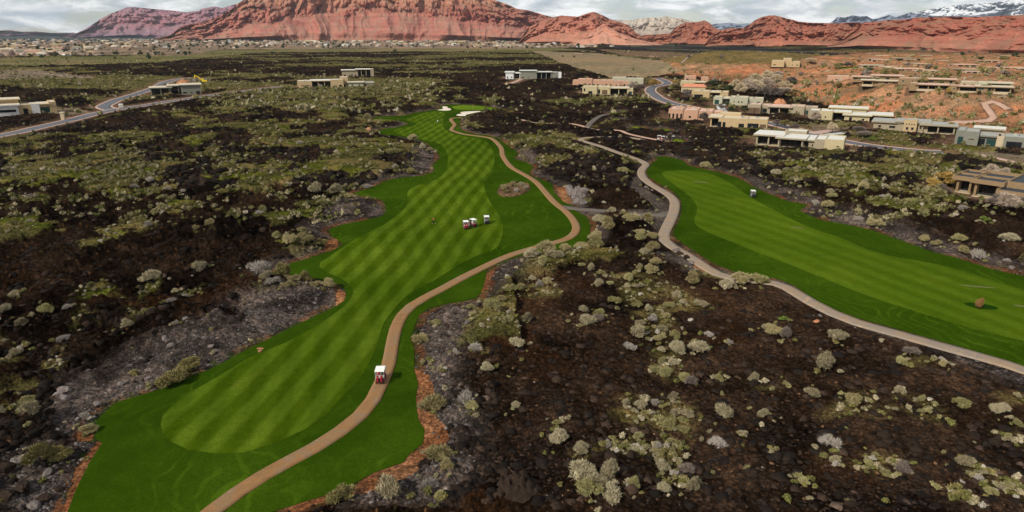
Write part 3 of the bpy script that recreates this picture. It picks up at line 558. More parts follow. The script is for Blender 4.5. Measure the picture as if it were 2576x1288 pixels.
def block(t, x0, x1, y0, d, h, style, wall, roof, rng, wins=None, z0=0.0):
    W = x1 - x0; y1 = y0 + d
    if style == 'p':
        MB().box(x0, x1, y0, y1, z0 - 1.5, h, wall).build('wall', t)
        r = MB(); r.box(x0 + .3, x1 - .3, y0 + .3, y1 - .3, h + .003, h + .06, roof).build('roof', t)
        p = MB(); e = .38
        p.box(x0, x1, y0, y0 + .3, h, h + e, wall).box(x0, x1, y1 - .3, y1, h, h + e, wall).box(x0, x0 + .3, y0 + .3, y1 - .3, h, h + e, wall).box(x1 - .3, x1, y0 + .3, y1 - .3, h, h + e, wall)
        p.build('parapet', t)
        if W > 7 and d > 9:
            for _q in range(1 + (W > 14)):
                ax, ay = x0 + W * rng.uniform(.2, .8), y0 + d * rng.uniform(.3, .7); MB().box(ax - .6, ax + .6, ay - .5, ay + .5, h + .06, h + .85, 'steel' if rng.random() < .5 else 'roof_grey').box(ax + 1.2, ax + 1.45, ay, ay + .25, h + .06, h + .55, 'frame_dark').build('roof_unit', t)
    elif style in 'oc':
        back = 3.2 if style == 'c' else 0.0
        MB().box(x0, x1, y0 + back, y1, z0 - 1.5, h - .5, wall).build('wall', t)
        r = MB(); ov = 1.1; r.box(x0 - ov, x1 + ov, y0 - ov, y1 + ov, h - .5, h + .1, wall); r.box(x0 - ov + .12, x1 + ov - .12, y0 - ov + .12, y1 + ov - .12, h + .103, h + .16, roof); r.build('roof', t)
        if style == 'c':
            MB().box(x0, x1, y0 - .5, y0 + back, z0 - 1.5, .12, 'stone_trim').build('terrace', t)
            if roof == 'roof_dark':
                q = MB(); q.box(x0 - 1.1, x1 + 1.1, y0 - 1.1, y0 - .75, h + .1, h + .75, wall).box(x0 - 1.1, x1 + 1.1, y1 + .75, y1 + 1.1, h + .1, h + .75, wall).box(x0 - 1.1, x0 - .75, y0 - .75, y1 + .75, h + .1, h + .75, wall).box(x1 + .75, x1 + 1.1, y0 - .75, y1 + .75, h + .1, h + .75, wall).box(x0 - .75, x1 + .75, (y0 + y1) / 2 - .2, (y0 + y1) / 2 + .2, h + .1, h + .7, wall); q.build('parapet', t)
            n = max(2, int(W / 5) + 1)
            for k in range(n): xx = x0 + .4 + (W - .8) * k / (n - 1); MB().box(xx - .3, xx + .3, y0, y0 + .6, .12, h - .5, wall).build('post', t)
            g = MB(); g.box(x0 + .5, x1 - .5, y0 + back - .08, y0 + back - .02, .15, h - .8, 'glass_dark')
            for k in range(int(W / 2)): g.box(x0 + .5 + 2 * k, x0 + .6 + 2 * k, y0 + back - .13, y0 + back - .082, .15, h - .8, 'frame_dark')
            g.build('window', t)
            return
    elif style == 't':    # sloping tiled roof
        MB().box(x0, x1, y0, y1, z0 - 1.5, h - .6, wall).build('wall', t)
        MB().box(x0 - .6, x1 + .6, y0 - .6, y1 + .6, h - .6, h + 1.4, roof, top=(2.5, d * .42)).build('roof', t)
    if wins == 'auto':
        n = max(1, int(W / rng.uniform(3.2, 5.0)))
        for k in range(n):
            if rng.random() < .2: continue
            w = rng.choice([.8, 1.2, 2.0, 2.6]); w = min(w, W / n * .7); tall = rng.random() < .35
            opening(t, x0 + W * (k + .5) / n, y0, .3 if tall else 1.1, w, min(h - 1.2, 2.2 if tall else 1.1), 'teal' if rng.random() < .2 else 'w')
    elif wins:
        for fx, z, w, hh, kd in wins: opening(t, x0 + W * fx, y0, z, w, hh, kd)
HOUSES = []
def house(name, label, u0, u1, vb, rot, wall, roof, blocks, side=None, props=(), cat='house', group='desert houses around the golf course'):
    uc = (u0 + u1) / 2; x, y, z = hit(uc, vb); s = pxm(x, y, z); W = (u1 - u0) / s / max(.8, math.cos(R(rot)))
    D = max([b_[2] + b_[3] for b_ in blocks])
    rz = R(rot) - math.atan2(x, y) * .85
    HOUSES.append((name, label, x, y, z, W, D, rz, wall, roof, blocks, cat, group, props))
    cx = x - math.sin(rz) * D / 2; cy = y + math.cos(rz) * D / 2
    add_pad(cx, cy, W / 2 + 1.0, D / 2 + 1.0, rz)
def build_house(h):
    name, label, x, y, z, W, D, rz, wall, roof, blocks, cat, group, props = h
    rng = random.Random(hash((round(x), round(y))) & 0xffff)
    z = max(float(Hs(x, y)), float(Hs(x - math.sin(rz) * D, y + math.cos(rz) * D))) * .5 + z * .5
    t = empty(name, (x, y, z + .1), rz); tag(t, label, cat, group)
    if name == 'ridge_house' or 'square towers' in label: t.scale = (1, 1, .72)
    for b_ in blocks:
        x0, x1, y0, d, hh, st = b_[:6]; wl = b_[7] if len(b_) > 7 and b_[7] else wall; rf = b_[8] if len(b_) > 8 else roof
        block(t, (x0 - .5) * W, (x1 - .5) * W, y0, d, hh, st, wl, rf, rng, b_[6] if len(b_) > 6 else 'auto')
    for p_ in props:
        if p_[0] == 'chimney': MB().box((p_[1] - .5) * W - .6, (p_[1] - .5) * W + .6, p_[2], p_[2] + 1.2, p_[3], p_[3] + 1.3, wall).box((p_[1] - .5) * W - .7, (p_[1] - .5) * W + .7, p_[2] - .1, p_[2] + 1.3, p_[3] + 1.3, p_[3] + 1.45, 'stone_trim').build('chimney', t)
        if p_[0] == 'door': opening(t, (p_[1] - .5) * W, p_[2], 0, 1.4, 2.4, 'w')
        if p_[0] == 'pergola':
            mb = MB()
            for k in range(8): mb.box((p_[1] - .5) * W + k * .7, (p_[1] - .5) * W + k * .7 + .15, p_[2] - 3, p_[2], 3.0, 3.2, 'door_wood')
            mb.build('pergola', t)
        if p_[0] == 'stone': MB().box((p_[1] - .5) * W, (p_[2] - .5) * W, p_[3] - .25, p_[3] + .4, -1, p_[4], 'stone_trim').build('stone_panel', t)
    return t
n_ = 'desert_house'
W_ = lambda *a: [(*q,) for q in a]
house(n_, 'low modern house with stepped white roofs above the upper end of the second fairway', 1903, 2108, 374, -9, 'stucco_taupe', 'roof_white',
      [(0, .30, 2.5, 13, 4.4, 'c'), (.27, .56, -.5, 12, 4.1, 'c'), (.54, .70, 1.5, 13, 3.7, 'o', W_((.3, .4, 1.6, 2.4, 'w'), (.75, 1, .5, 1, 'w'))), (.68, .80, 0, 15, 3.9, 'p', None), (.795, 1, -.6, 14, 4.3, 'p', W_((.7, 1.9, 1.0, .35, 'w')), 'stucco_cream'), (.30, .55, 12.3, 9, 5.0, 'p', None)], props=[('chimney', .33, 8, 4.6)])
house(n_, 'salmon pink adobe house with tall narrow windows at its rounded end', 1682, 1812, 303, -7, 'stucco_pink', 'roof_pink',
      [(0, .27, 0, 15, 5.3, 'p', W_((.08, .5, .8, 2.6, 'w'), (.35, .5, .8, 2.6, 'w'), (.62, .5, .8, 2.6, 'w'), (.9, .5, .8, 2.6, 'w'))), (.26, .55, .8, 17, 4.9, 'p', 'auto'), (.54, .82, 1.6, 15, 4.6, 'p', W_((.35, .9, 2.6, 1.4, 'w'), (.7, 1.2, .7, .8, 'w'), (.85, 1.2, .7, .8, 'w'))), (.81, 1, 3.2, 11, 4.2, 'p', 'auto')], props=[('chimney', .2, 9, 5.3), ('chimney', .33, 11, 5)])
house(n_, 'tan adobe house with cream roof, dark covered patio and wooden garage door', 1786, 1924, 324, -7, 'stucco_tan', 'roof_cream',
      [(0, .17, 3, 12, 4.9, 'c'), (.16, .66, 0, 13, 4.6, 'p', W_((.04, .2, 1.6, 2.7, 'd'), (.2, .2, 1.2, 2.6, 'w'), (.8, .6, 2.4, 1.8, 'w'))), (.65, 1, -1.2, 12, 4.8, 'p', W_((.32, .3, 5.0, 2.6, 'w'), (.8, .2, 2.8, 2.6, 'garage'))), (.1, .5, 12.5, 7, 5.6, 'p', None)])
house(n_, 'sage green adobe house at the head of the pale curved driveway', 1795, 1914, 266, -6, 'stucco_sage', 'roof_cream',
      [(0, .18, 3, 10, 4.6, 'p', W_((.4, .3, 2.6, 2.6, 'teal'))), (.17, .36, 5, 10, 4.2, 'c'), (.34, .70, 0, 12, 5.0, 'p', W_((.25, 2.2, .7, .7, 'w'), (.5, 1.9, .9, .9, 'w'), (.68, 1.9, .9, .9, 'w'))), (.69, 1, 3.0, 11, 4.4, 'p', W_((.3, 1.4, 1, 1, 'w'), (.7, .6, 1.6, 2, 'w')))], props=[('chimney', .48, 8, 5)])
house(n_, 'long brown house with two brown garage doors and a deep shaded porch', 1884, 2046, 288, -7, 'stucco_taupe', 'roof_pink',
      [(0, .19, 0, 13, 4.6, 'p', W_((.3, .1, 4.6, 3.0, 'garage'), (.75, .1, 3.2, 3.0, 'garage'))), (.18, .32, 3.5, 11, 4.2, 'p', 'auto'), (.31, .62, 0, 13, 4.3, 'c'), (.61, .82, .5, 14, 4.5, 'p', 'auto'), (.81, 1, 2.5, 10, 4.2, 'p', 'auto')])
house(n_, 'ochre house with a curved dark veranda beneath the red roofed house', 1740, 1828, 248, -7, 'stucco_tan', 'roof_cream', [(0, .5, 0, 12, 4.8, 'p', W_((.4, .3, 6, 2.2, 'w'))), (.49, .8, 1.5, 13, 4.5, 'c'), (.79, 1, .6, 11, 4.6, 'p', 'auto')])
house(n_, 'cream walled house with a red tiled roof', 1714, 1772, 236, -6, 'stucco_cream', 'roof_red', [(0, 1, 0, 14, 5.6, 't', W_((.3, .2, 5, 2.6, 'd'), (.8, 1, 2, 1.4, 'w')))])
house(n_, 'small cream house with flat roof right behind the red tiled one', 1712, 1770, 219, -4, 'stucco_cream', 'roof_cream', [(0, .62, 0, 12, 4.6, 'p', 'auto'), (.6, 1, -1, 12, 4.4, 'c')])
house(n_, 'pink roofed house highest of those beside the red roofed house', 1722, 1750, 205, 0, 'stucco_pink', 'roof_pink', [(0, 1, 0, 14, 4.4, 'p', 'auto')])
house(n_, 'little cream block house at the foot of the rounded red hill', 1764, 1781, 209, 0, 'stucco_pink', 'roof_cream', [(0, 1, 0, 10, 5, 'p', 'auto')])
house(n_, 'long peach adobe house with stepped parapets behind the yellow-cream one', 1440, 1580, 219, -3, 'stucco_pink', 'roof_pink',
      [(0, .1, 2, 12, 5.0, 'p', None), (.09, .35, 0, 14, 6.2, 'p', 'auto'), (.34, .72, 1, 13, 5.4, 'p', 'auto'), (.71, .86, 0, 12, 4.9, 'p', 'auto'), (.85, 1, .8, 11, 4.7, 'p', 'auto')], props=[('chimney', .27, 8, 6.2)])
house(n_, 'yellow-cream adobe house standing on the rim of the dark lava', 1465, 1591, 239, -3, 'stucco_cream', 'roof_cream',
      [(0, .29, -.5, 12, 5.8, 'p', W_((.15, 2.6, 1, 2, 'w'), (.55, .2, 2.8, 2.4, 'w'))), (.28, .55, 1, 14, 5.6, 'p', W_((.2, .8, 1.2, 3, 'w'), (.6, .2, 4, 3.4, 'garage'))), (.54, .9, 1.6, 14, 5.2, 'c'), (.89, 1, 1, 10, 4.4, 'p', W_((.5, .6, 2.4, 2, 'teal')))])
house(n_, 'pale sage house behind the peach adobe house', 1539, 1617, 214, -4, 'stucco_sage', 'roof_cream', [(0, .45, 2, 14, 6.0, 'p', W_((.5, 1.5, 6, 2.2, 'w'))), (.44, 1, 0, 14, 5.4, 'p', W_((.35, 2, 2, 1, 'w'), (.6, 2, 2, 1, 'w')))])
house(n_, 'long dark teal house with white ends far across the lava', 1272, 1412, 199, 0, 'stucco_greygreen', 'roof_white',
      [(0, .14, 0, 14, 7.0, 'o', 'auto', 'stucco_white'), (.14, .26, 1.5, 14, 6.0, 'c', None, 'stucco_white'), (.26, .55, .5, 16, 8.2, 'o', 'auto'), (.55, .82, 0, 14, 7.0, 'c'), (.82, .94, .5, 14, 6.5, 'p', 'auto'), (.93, 1, 1, 12, 6.2, 'p', None, 'stucco_white')])
house(n_, 'tan flat house with a row of small windows, nearest of three in the far lava', 752, 876, 222, 3, 'stucco_tan', 'roof_white',
      [(0, .28, 0, 14, 6.0, 'p', W_((.3, 2, .8, .9, 'w'), (.42, 2, .8, .9, 'w'), (.54, 2, .8, .9, 'w'), (.66, 2, .8, .9, 'w'), (.78, 2, .8, .9, 'w'))), (.27, .66, 2, 16, 6.2, 'c'), (.65, .9, -1, 14, 6.6, 'p', 'auto'), (.85, 1, 8, 12, 8.2, 'p', 'auto')])
house(n_, 'pale grey house with white flat roofs, rearmost of three in the far lava', 862, 940, 194, 2, 'stucco_taupe', 'roof_white', [(0, .5, 3, 14, 7.2, 'o', 'auto'), (.45, .92, 0, 16, 8, 'c'), (.9, 1, -1, 14, 8, 'p', None)])
house(n_, 'low house with a long pale olive roof beside the tan one in the far lava', 878, 938, 220, 0, 'stucco_sage', 'roof_cream', [(0, .6, 0, 10, 4.5, 'o', 'auto'), (.58, 1, 2, 10, 4.0, 'o', 'auto', None, 'roof_grey')])
house(n_, 'dark green modern house with cream roofs below the excavator', 388, 502, 240, 4, 'stucco_greygreen', 'roof_cream', [(0, .4, 0, 16, 6.0, 'c'), (.35, .75, 3, 14, 7.0, 'c'), (.6, 1, 1, 18, 7.4, 'o', 'auto')])
house(n_, 'big white and tan modern house where the street meets the picture edge', -75, 126, 292, 6, 'stucco_tan', 'roof_cream',
      [(0, .38, 0, 14, 6.5, 'p', 'auto', 'stucco_white'), (.3, .62, 8, 14, 8.6, 'o', None), (.37, .60, -2, 14, 6.2, 'o', W_((.5, 2.2, 8, 1.4, 'w')), 'stucco_white'), (.60, .74, -1, 14, 5.6, 'p', W_((.5, .1, 2, 3.6, 'w'))), (.735, .82, -1.6, 12, 5.8, 'p', None, 'stucco_white'), (.815, .93, -.5, 14, 5.8, 'o', W_((.5, .3, 5, 3.6, 'teal'))), (.925, 1, -1.2, 16, 6.4, 'p', None)])
house(n_, 'wide house with several white slab roofs below the red hillside', 2040, 2226, 307, -5, 'stucco_cream', 'roof_white',
      [(0, .14, 0, 12, 4.8, 'p', None, 'stucco_taupe'), (.13, .3, -1, 14, 4.8, 'p', W_((.5, 1.5, .6, 1, 'w'))), (.29, .5, 2, 14, 4.8, 'c'), (.25, .7, 12, 9, 6.2, 'o', None), (.45, .75, -2, 12, 4.0, 'o', 'auto'), (.74, 1, 1, 14, 4.2, 'c')])
house(n_, 'long grey-roofed house with a tan dotted porch tower', 2206, 2384, 333, -5, 'stucco_taupe', 'roof_grey',
      [(0, .32, 2, 14, 4.0, 'o', 'auto'), (.38, .54, -1.5, 10, 5.4, 'p', W_((.2, 3.6, .5, .5, 'w'), (.4, 3.6, .5, .5, 'w'), (.6, 3.6, .5, .5, 'w'), (.8, 3.6, .5, .5, 'w'), (.3, 1.2, 1, 1.2, 'w'), (.7, 1.2, 1, 1.2, 'w')), 'stucco_tan'), (.3, .68, 1.5, 14, 4.6, 'o', None), (.6, 1, 0, 13, 4.0, 'c')])
house(n_, 'grey-green modern house with a box tower beside the strip of lawn', 2416, 2610, 374, -5, 'stucco_greygreen', 'roof_grey',
      [(0, .1, 2, 16, 5.6, 'p', W_((.7, .5, 2.2, 2.8, 'teal'))), (.095, .26, -2, 14, 5.9, 'p', W_((.55, 2.9, 2.2, .5, 'w'))), (.26, .46, 2, 13, 4.6, 'o', W_((.2, .1, 2, 3, 'w'), (.7, .1, 3, 3, 'teal'))), (.455, .53, -.5, 10, 4.7, 'p', None, 'stone_trim'), (.2, .5, 14, 8, 6.2, 'o', None, 'stucco_taupe', 'roof_white'), (.525, 1, 0, 14, 4.6, 'p', W_((.25, .2, 5, 2.8, 'w')))])
house(n_, 'big brown house with dark flat roofs inside tan parapets', 2412, 2680, 512, -17, 'stucco_brown', 'roof_dark',
      [(0, .13, 4.5, 12, 4.2, 'c'), (.17, .37, 2.0, 14, 4.4, 'c'), (.40, .60, 4, 16, 4.8, 'p', 'auto'), (.38, .60, -3, 6.9, 3.4, 'p', None), (.605, 1, 1, 20, 5.0, 'p', 'auto'), (.05, .38, 17.6, 6, 4.0, 'p', None)])
for i, (u0, u1, vb, lab, bl) in enumerate([
    (2292, 2380, 234, 'house with a blue pool wall on the red ridge', [(0, .2, 0, 12, 4, 'p', None), (.19, 1, 0, 12, 3.5, 'c')]),
    (2392, 2458, 235, 'house with pale green awning on the red ridge', [(0, .3, 1, 11, 3.5, 'p', 'auto'), (.29, 1, 0, 12, 3.5, 'c')]),
    (2462, 2534, 236, 'house with a black shaded end, last before the ridge drops', [(0, .5, 1, 12, 3.4, 'o', 'auto'), (.49, 1, 0, 12, 3.5, 'c')]),
    (2424, 2530, 222, 'second-row ridge house with two dark porches', [(0, .35, 0, 12, 3.7, 'p', 'auto'), (.34, .6, 1, 12, 3.7, 'p', None, 'stucco_sage'), (.59, 1, 0, 12, 3.9, 'c')]),
    (2172, 2256, 218, 'ridge house with the black overhang above the bright red bank', [(0, .3, 0, 12, 3.5, 'c'), (.29, 1, 1, 12, 3.2, 'o', 'auto')]),
    (2083, 2146, 206, 'ridge house with a single T-shaped dark window', [(0, .8, 0, 14, 5, 'p', W_((.5, 1.6, 3.5, 1, 'w'))), (.79, 1, 1, 12, 4, 'p', 'auto')]),
    (2150, 2262, 204, 'ridge house with the longest thin pink roof', [(0, .5, 0, 12, 3.2, 'o', 'auto'), (.4, 1, 3, 14, 4.4, 'o', 'auto')]),
    (2268, 2392, 211, 'ridge house half hidden by a golden tree', [(0, .5, 0, 12, 3.5, 'p', 'auto'), (.5, 1, 2, 12, 3.5, 'o', 'auto')]),
    (1942, 2008, 172, 'sand coloured house with square towers beyond the cottonwoods', [(0, .45, 0, 20, 7, 'p', 'auto'), (.4, .7, 6, 20, 10, 'p', None), (.65, 1, 0, 20, 6, 'p', 'auto')])]):
    house('ridge_house' if i < 8 else n_, lab, u0, u1, vb, -3, ['stucco_brown', 'stucco_brown', 'stucco_brown', 'stucco_taupe', 'stucco_brown', 'stucco_pink', 'stucco_brown', 'stucco_brown', 'stucco_tan'][i], ['roof_pink', 'roof_pink', 'roof_cream', 'roof_cream', 'roof_cream', 'roof_pink', 'roof_pink', 'roof_pink', 'roof_cream'][i], bl, group='houses along the red ridge' if i < 8 else 'desert houses around the golf course')
for h in HOUSES: build_house(h)
# ------------------------------------------------------------------ terrain sheet (polar, finest where the valley is seen)
th = np.concatenate([np.linspace(-180, -52, 40)[:-1], np.linspace(-52, -42, 24)[:-1], np.linspace(-42, 42, 1120), np.linspace(42, 52, 24)[1:], np.linspace(52, 180, 40)[1:-1]])
rr = [0.5, 8, 16, 24, 32, 40]; r_ = 44.0
while r_ < 9000:
    rr.append(r_); r_ *= 1 + (0.0030 if r_ < 150 else 0.0043 if r_ < 500 else 0.0060 if r_ < 1800 else .013)
rr += [10000, 13000, 18000, 26000, 40000, 60000]
rr = np.array(rr); th = np.radians(th)
TT, RRR = np.meshgrid(th, rr); X = (RRR * np.sin(TT)).ravel(); Y = (RRR * np.cos(TT)).ravel()
H = np.empty(X.size); Cc = np.empty((X.size, 3), np.float32)
for k in range(0, X.size, 250000):
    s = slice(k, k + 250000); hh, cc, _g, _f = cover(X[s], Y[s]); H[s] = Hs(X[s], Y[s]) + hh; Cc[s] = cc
H[Y < 5] = 0
nr, nt_ = RRR.shape; idx = np.arange(nr * nt_).reshape(nr, nt_)
a = idx[:-1, :]; b_ = np.roll(idx, -1, 1)[:-1, :]; c_ = np.roll(idx, -1, 1)[1:, :]; d_ = idx[1:, :]
Q = np.stack([a.ravel(), b_.ravel(), c_.ravel(), d_.ravel()], 1)[:, ::-1]
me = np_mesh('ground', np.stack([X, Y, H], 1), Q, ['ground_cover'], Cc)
g_ = link('ground', me); tag(g_, 'dark lava and scrub covered valley floor', kind='structure')
del TT, RRR
# ------------------------------------------------------------------ draped sheets
def sheet(name, outer, holes, mat, off, step, skirt=0.0, label=None, dome=None):
    xs = [p[0] for p in outer]; ys = [p[1] for p in outer]
    pts = [Vector((p[0], p[1])) for p in outer]; edges = [(i, (i + 1) % len(outer)) for i in range(len(outer))]
    for hl in holes:
        n = len(pts); pts += [Vector((p[0], p[1])) for p in hl]; edges += [(n + i, n + (i + 1) % len(hl)) for i in range(len(hl))]
    gxx, gyy = np.meshgrid(np.arange(min(xs), max(xs), step), np.arange(min(ys), max(ys), step))
    gxx = gxx.ravel() + RNG.uniform(-.2, .2, gxx.size) * step; gyy = gyy.ravel() + RNG.uniform(-.2, .2, gyy.size) * step
    m_ = inside(outer, gxx, gyy)
    for hl in holes: m_ &= ~inside(hl, gxx, gyy)
    B = np.array([[p[0], p[1]] for p in pts]); P = np.stack([gxx[m_], gyy[m_]], 1); ok = np.ones(len(P), bool)
    for k in range(0, len(P), 500):
        d = np.hypot(P[k:k + 500, None, 0] - B[None, :, 0], P[k:k + 500, None, 1] - B[None, :, 1]).min(1); ok[k:k + 500] = d > step * .45
    P = P[ok]; pts += [Vector(p) for p in P]
    v, e, f, *_ = delaunay_2d_cdt(pts, edges, [], 0, 1e-4)
    V = np.array([[p.x, p.y] for p in v]); cen = np.array([V[list(q)].mean(0) for q in f])
    keep = inside(outer, cen[:, 0], cen[:, 1])
    for hl in holes: keep &= ~inside(hl, cen[:, 0], cen[:, 1])
    f = np.array([list(q) for q, k in zip(f, keep) if k and len(q) == 3])
    Z = Hs(V[:, 0], V[:, 1]) + off
    if dome is not None: Z = Z + dome(V[:, 0], V[:, 1])
    V3 = np.column_stack([V, Z])
    ar = (V3[f[:, 1], 0] - V3[f[:, 0], 0]) * (V3[f[:, 2], 1] - V3[f[:, 0], 1]) - (V3[f[:, 1], 1] - V3[f[:, 0], 1]) * (V3[f[:, 2], 0] - V3[f[:, 0], 0])
    f[ar < 0] = f[ar < 0][:, ::-1]
    if skirt:
        faces = [f]
        for lp in [outer] + holes:
            n = len(V3); L = np.array([[p[0], p[1]] for p in lp]); zt = Hs(L[:, 0], L[:, 1]) + off; m2 = len(L)
            V3 = np.vstack([V3, np.column_stack([L, zt]), np.column_stack([L, zt - skirt])]); i = np.arange(m2); j = (i + 1) % m2
            faces += [np.column_stack([n + i, n + j, n + m2 + j]), np.column_stack([n + i, n + m2 + j, n + m2 + i])]
        f = np.vstack(faces)
    o = link(name, np_mesh(name, V3, f, [mat], smooth=False)); tag(o, label, kind='structure'); return o
sheet('rough_grass', wR, [wI, wB1, wB2], 'turf_rough', .06, 3.5, .5, 'dark green rough around the striped fairway')
sheet('fairway', wF, [], 'turf_fairway', .10, 3.5, .0, 'pale striped fairway in the middle of the picture')
sheet('putting_green', wG, [], 'turf_green', .12, 4, .0, 'light putting green at the far end of the fairway')
sheet('sand_bunker', wB1, [], 'bunker_sand', .0, 2, .3, 'small white sand bunker left of the green')
sheet('sand_bunker', wB2, [], 'bunker_sand', .0, 2, .3, 'long white sand bunker in front of the green')
sheet('rough_grass', wR2, [], 'turf_rough', .06, 4, .5, 'dark green rough around the second fairway')
sheet('fairway', wF2, [], 'turf_fairway_east', .10, 4, .0, 'second fairway on the right')
for t_, l_ in zip(wTees, ['tee lawn with a group of golfers', 'narrow tee lawn by the grey path', 'middle tee lawn', 'tee lawn beside the palm-like tree', 'uppermost tee lawn', 'lawn next to the grey-green house']):
    sheet('tee_lawn', t_, [], 'turf_tee', .12, 2.5, .5, l_)
for t_ in wFar: sheet('far_lawn', t_, [], 'turf_fairway', .5, 8, 1.0, 'distant strip of golf lawn in the red suburb')
def ellipse(cx, cy, a_, b2, rz, n=28): return [(cx + math.cos(t) * a_ * math.cos(rz) - math.sin(t) * b2 * math.sin(rz), cy + math.cos(t) * a_ * math.sin(rz) + math.sin(t) * b2 * math.cos(rz)) for t in np.linspace(0, 2 * math.pi, n, endpoint=False)]
tx, ty = G(2468, 770); sheet('uncut_grass_shadow', ellipse(tx, ty, 2.5, 1.35, R(-22)), [], 'turf_ring_shadow', .13, .8, .0, 'dark oval of uncut grass and painted tree shadow around the lone small tree')  # oval sheet: uncut grass and the tree's painted shadow together
for u_, v_, a_, b2_, l_ in ((655, 881, .55, .3, 'orange earth ring in the rough beside the long fairway'), (2005, 574, 1.6, .7, 'tan worn patch on the second fairway'), (1762, 459, 2.6, .8, 'long tan worn patch at the head of the second fairway'), (2460, 722, 3.0, .5, 'tan scrape on the second fairway near the lone tree'), (2565, 770, 1.0, .5, 'brown divot patch near the picture edge')):
    x_, y_ = G(u_, v_); sheet('bare_patch', ellipse(x_, y_, a_, b2_, R(-15)), [], 'red_dirt' if u_ < 700 else 'bare_soil', .135, .7, .0, l_)
def ribbon(name, line, w, mat, off, label=None, thick=.12, shift=0.0, extra=None):
    L = np.array([[p[0], p[1]] for p in line]); T = np.gradient(L, axis=0); T /= np.linalg.norm(T, axis=1)[:, None] + 1e-9; N = np.stack([-T[:, 1], T[:, 0]], 1)
    t = np.arange(len(L)); ww = np.full(len(L), w) * (1 + .08 * (vnoise(t / 3.0, t * 0.0, 5) - .5)); 
    if extra is not None: ww = ww + extra(L)
    cols = np.linspace(-.5, .5, 5); rows = []
    for k in cols: P = L + N * (ww[:, None] * k + shift); rows.append(np.column_stack([P, Hs(P[:, 0], P[:, 1]) + off]))
    lo = rows[0].copy(); lo[:, 2] -= thick; hi = rows[-1].copy(); hi[:, 2] -= thick
    rows = [lo] + rows + [hi]; n = len(L); V = np.vstack(rows); fs = []
    for k in range(len(rows) - 1):
        i = np.arange(n - 1); fs.append(np.column_stack([k * n + i, k * n + i + 1, (k + 1) * n + i + 1, (k + 1) * n + i]))
    o = link(name, np_mesh(name, V, np.vstack(fs)[:, ::-1], [mat])); tag(o, label, kind='structure'); return o
ribbon('cart_path', wP1, 2.0, 'path_brown', .17, 'brown dirt cart path winding along the fairway', .5)
ribbon('cart_path', wP2, 2.7, 'path_grey', .16, 'grey and tan cart path beside the second fairway', .5)
ribbon('cart_path', wL, 3.2, 'asphalt_old', .08, 'grey link track between the two cart paths', .4)
ribbon('cart_path', wP3, 2.0, 'path_pink', .13, 'thin pink cart path through the lava', .5)
ribbon('cart_path', wP4, 3.0, 'asphalt_old', .13, 'grey track climbing to the upper tees', .5)
for L, lab in ((wRL, 'grey street crossing the lava'), (wRL2, 'side street to the excavator'), (wRR, 'curving grey street between the houses')):
    ribbon('road', L, 7.2, 'asphalt', .12 if L is not wRL2 else .10, lab, .5)
    for sg in (-1, 1): ribbon('kerb', L, 1.3, 'kerb_pink', .24, 'pink concrete kerb of the ' + lab, .6, shift=sg * 4.25)
for L, w, m_ in wDr: ribbon('driveway', L, w, m_, .15, 'private drive or trail', .5)
# ------------------------------------------------------------------ mountains
def rockmat(name, stops, tint=1.0, veg=.35, vegc=(.12, .12, .075), zr=(0, 500), band=(.85, 1.15), zs=.03):
    m, nt, b = newmat(name, .95, .1); p = geo(nt)
    sx = nt.nodes.new('ShaderNodeSeparateXYZ'); nt.links.new(p, sx.inputs[0])
    n = noise(nt, .004, 5, p, .6); n2 = noise(nt, .02, 6, p, .7)
    z = math_(nt, 'ADD', sx.outputs['Z'], math_(nt, 'MULTIPLY', math_(nt, 'SUBTRACT', n, .5), (zr[1] - zr[0]) * .32))
    f = math_(nt, 'DIVIDE', math_(nt, 'SUBTRACT', z, zr[0]), zr[1] - zr[0], True)
    c = ramp(nt, f, stops)
    # thin strata
    w = nt.nodes.new('ShaderNodeTexNoise'); w.inputs['Scale'].default_value = 1.0; w.inputs['Detail'].default_value = 5; w.inputs['Roughness'].default_value = .7
    nt.links.new(mapv(nt, p, (.0016, .0016, zs)), w.inputs['Vector'])
    c = mixc(nt, 1.0, c, ramp(nt, w.outputs[0], [(.32, (band[0],) * 3), (.68, (band[1],) * 3)]), 'MULTIPLY')
    c = mixc(nt, 1.0, c, ramp(nt, n2, [(.3, (.82, .80, .80)), (.7, (1.18, 1.17, 1.16))]), 'MULTIPLY')
    if veg:
        nn = noise(nt, .012, 8, p, .75); ng = nt.nodes.new('ShaderNodeNewGeometry'); s2 = nt.nodes.new('ShaderNodeSeparateXYZ'); nt.links.new(ng.outputs['Normal'], s2.inputs[0])
        k = math_(nt, 'ADD', nn, math_(nt, 'MULTIPLY', s2.outputs['Z'], .18))
        kk = ramp(nt, k, [(.58, (0, 0, 0)), (.72, (veg, veg, veg))]); c = mixc(nt, kk, c, vegc)
    nt.links.new(c, b.inputs['Base Color']); bump(nt, b, n2, .8, 8.0)
    return m
rockmat('rock_main', [(0, (.33, .155, .11)), (.12, (.37, .135, .10)), (.3, (.38, .14, .105)), (.45, (.32, .118, .083)), (.55, (.40, .18, .115)), (.8, (.44, .225, .135)), (1, (.42, .235, .15))], zr=(0, 420), veg=.45, vegc=(.30, .22, .15), zs=.045, band=(.66, 1.2))
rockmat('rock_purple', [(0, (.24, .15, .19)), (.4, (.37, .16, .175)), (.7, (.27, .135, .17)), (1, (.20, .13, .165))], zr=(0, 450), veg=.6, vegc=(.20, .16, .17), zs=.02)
rockmat('rock_mid', [(0, (.42, .185, .125)), (.35, (.40, .16, .11)), (.55, (.29, .105, .075)), (.8, (.24, .09, .068)), (1, (.13, .07, .06))], zr=(0, 250), veg=.25, zs=.05)
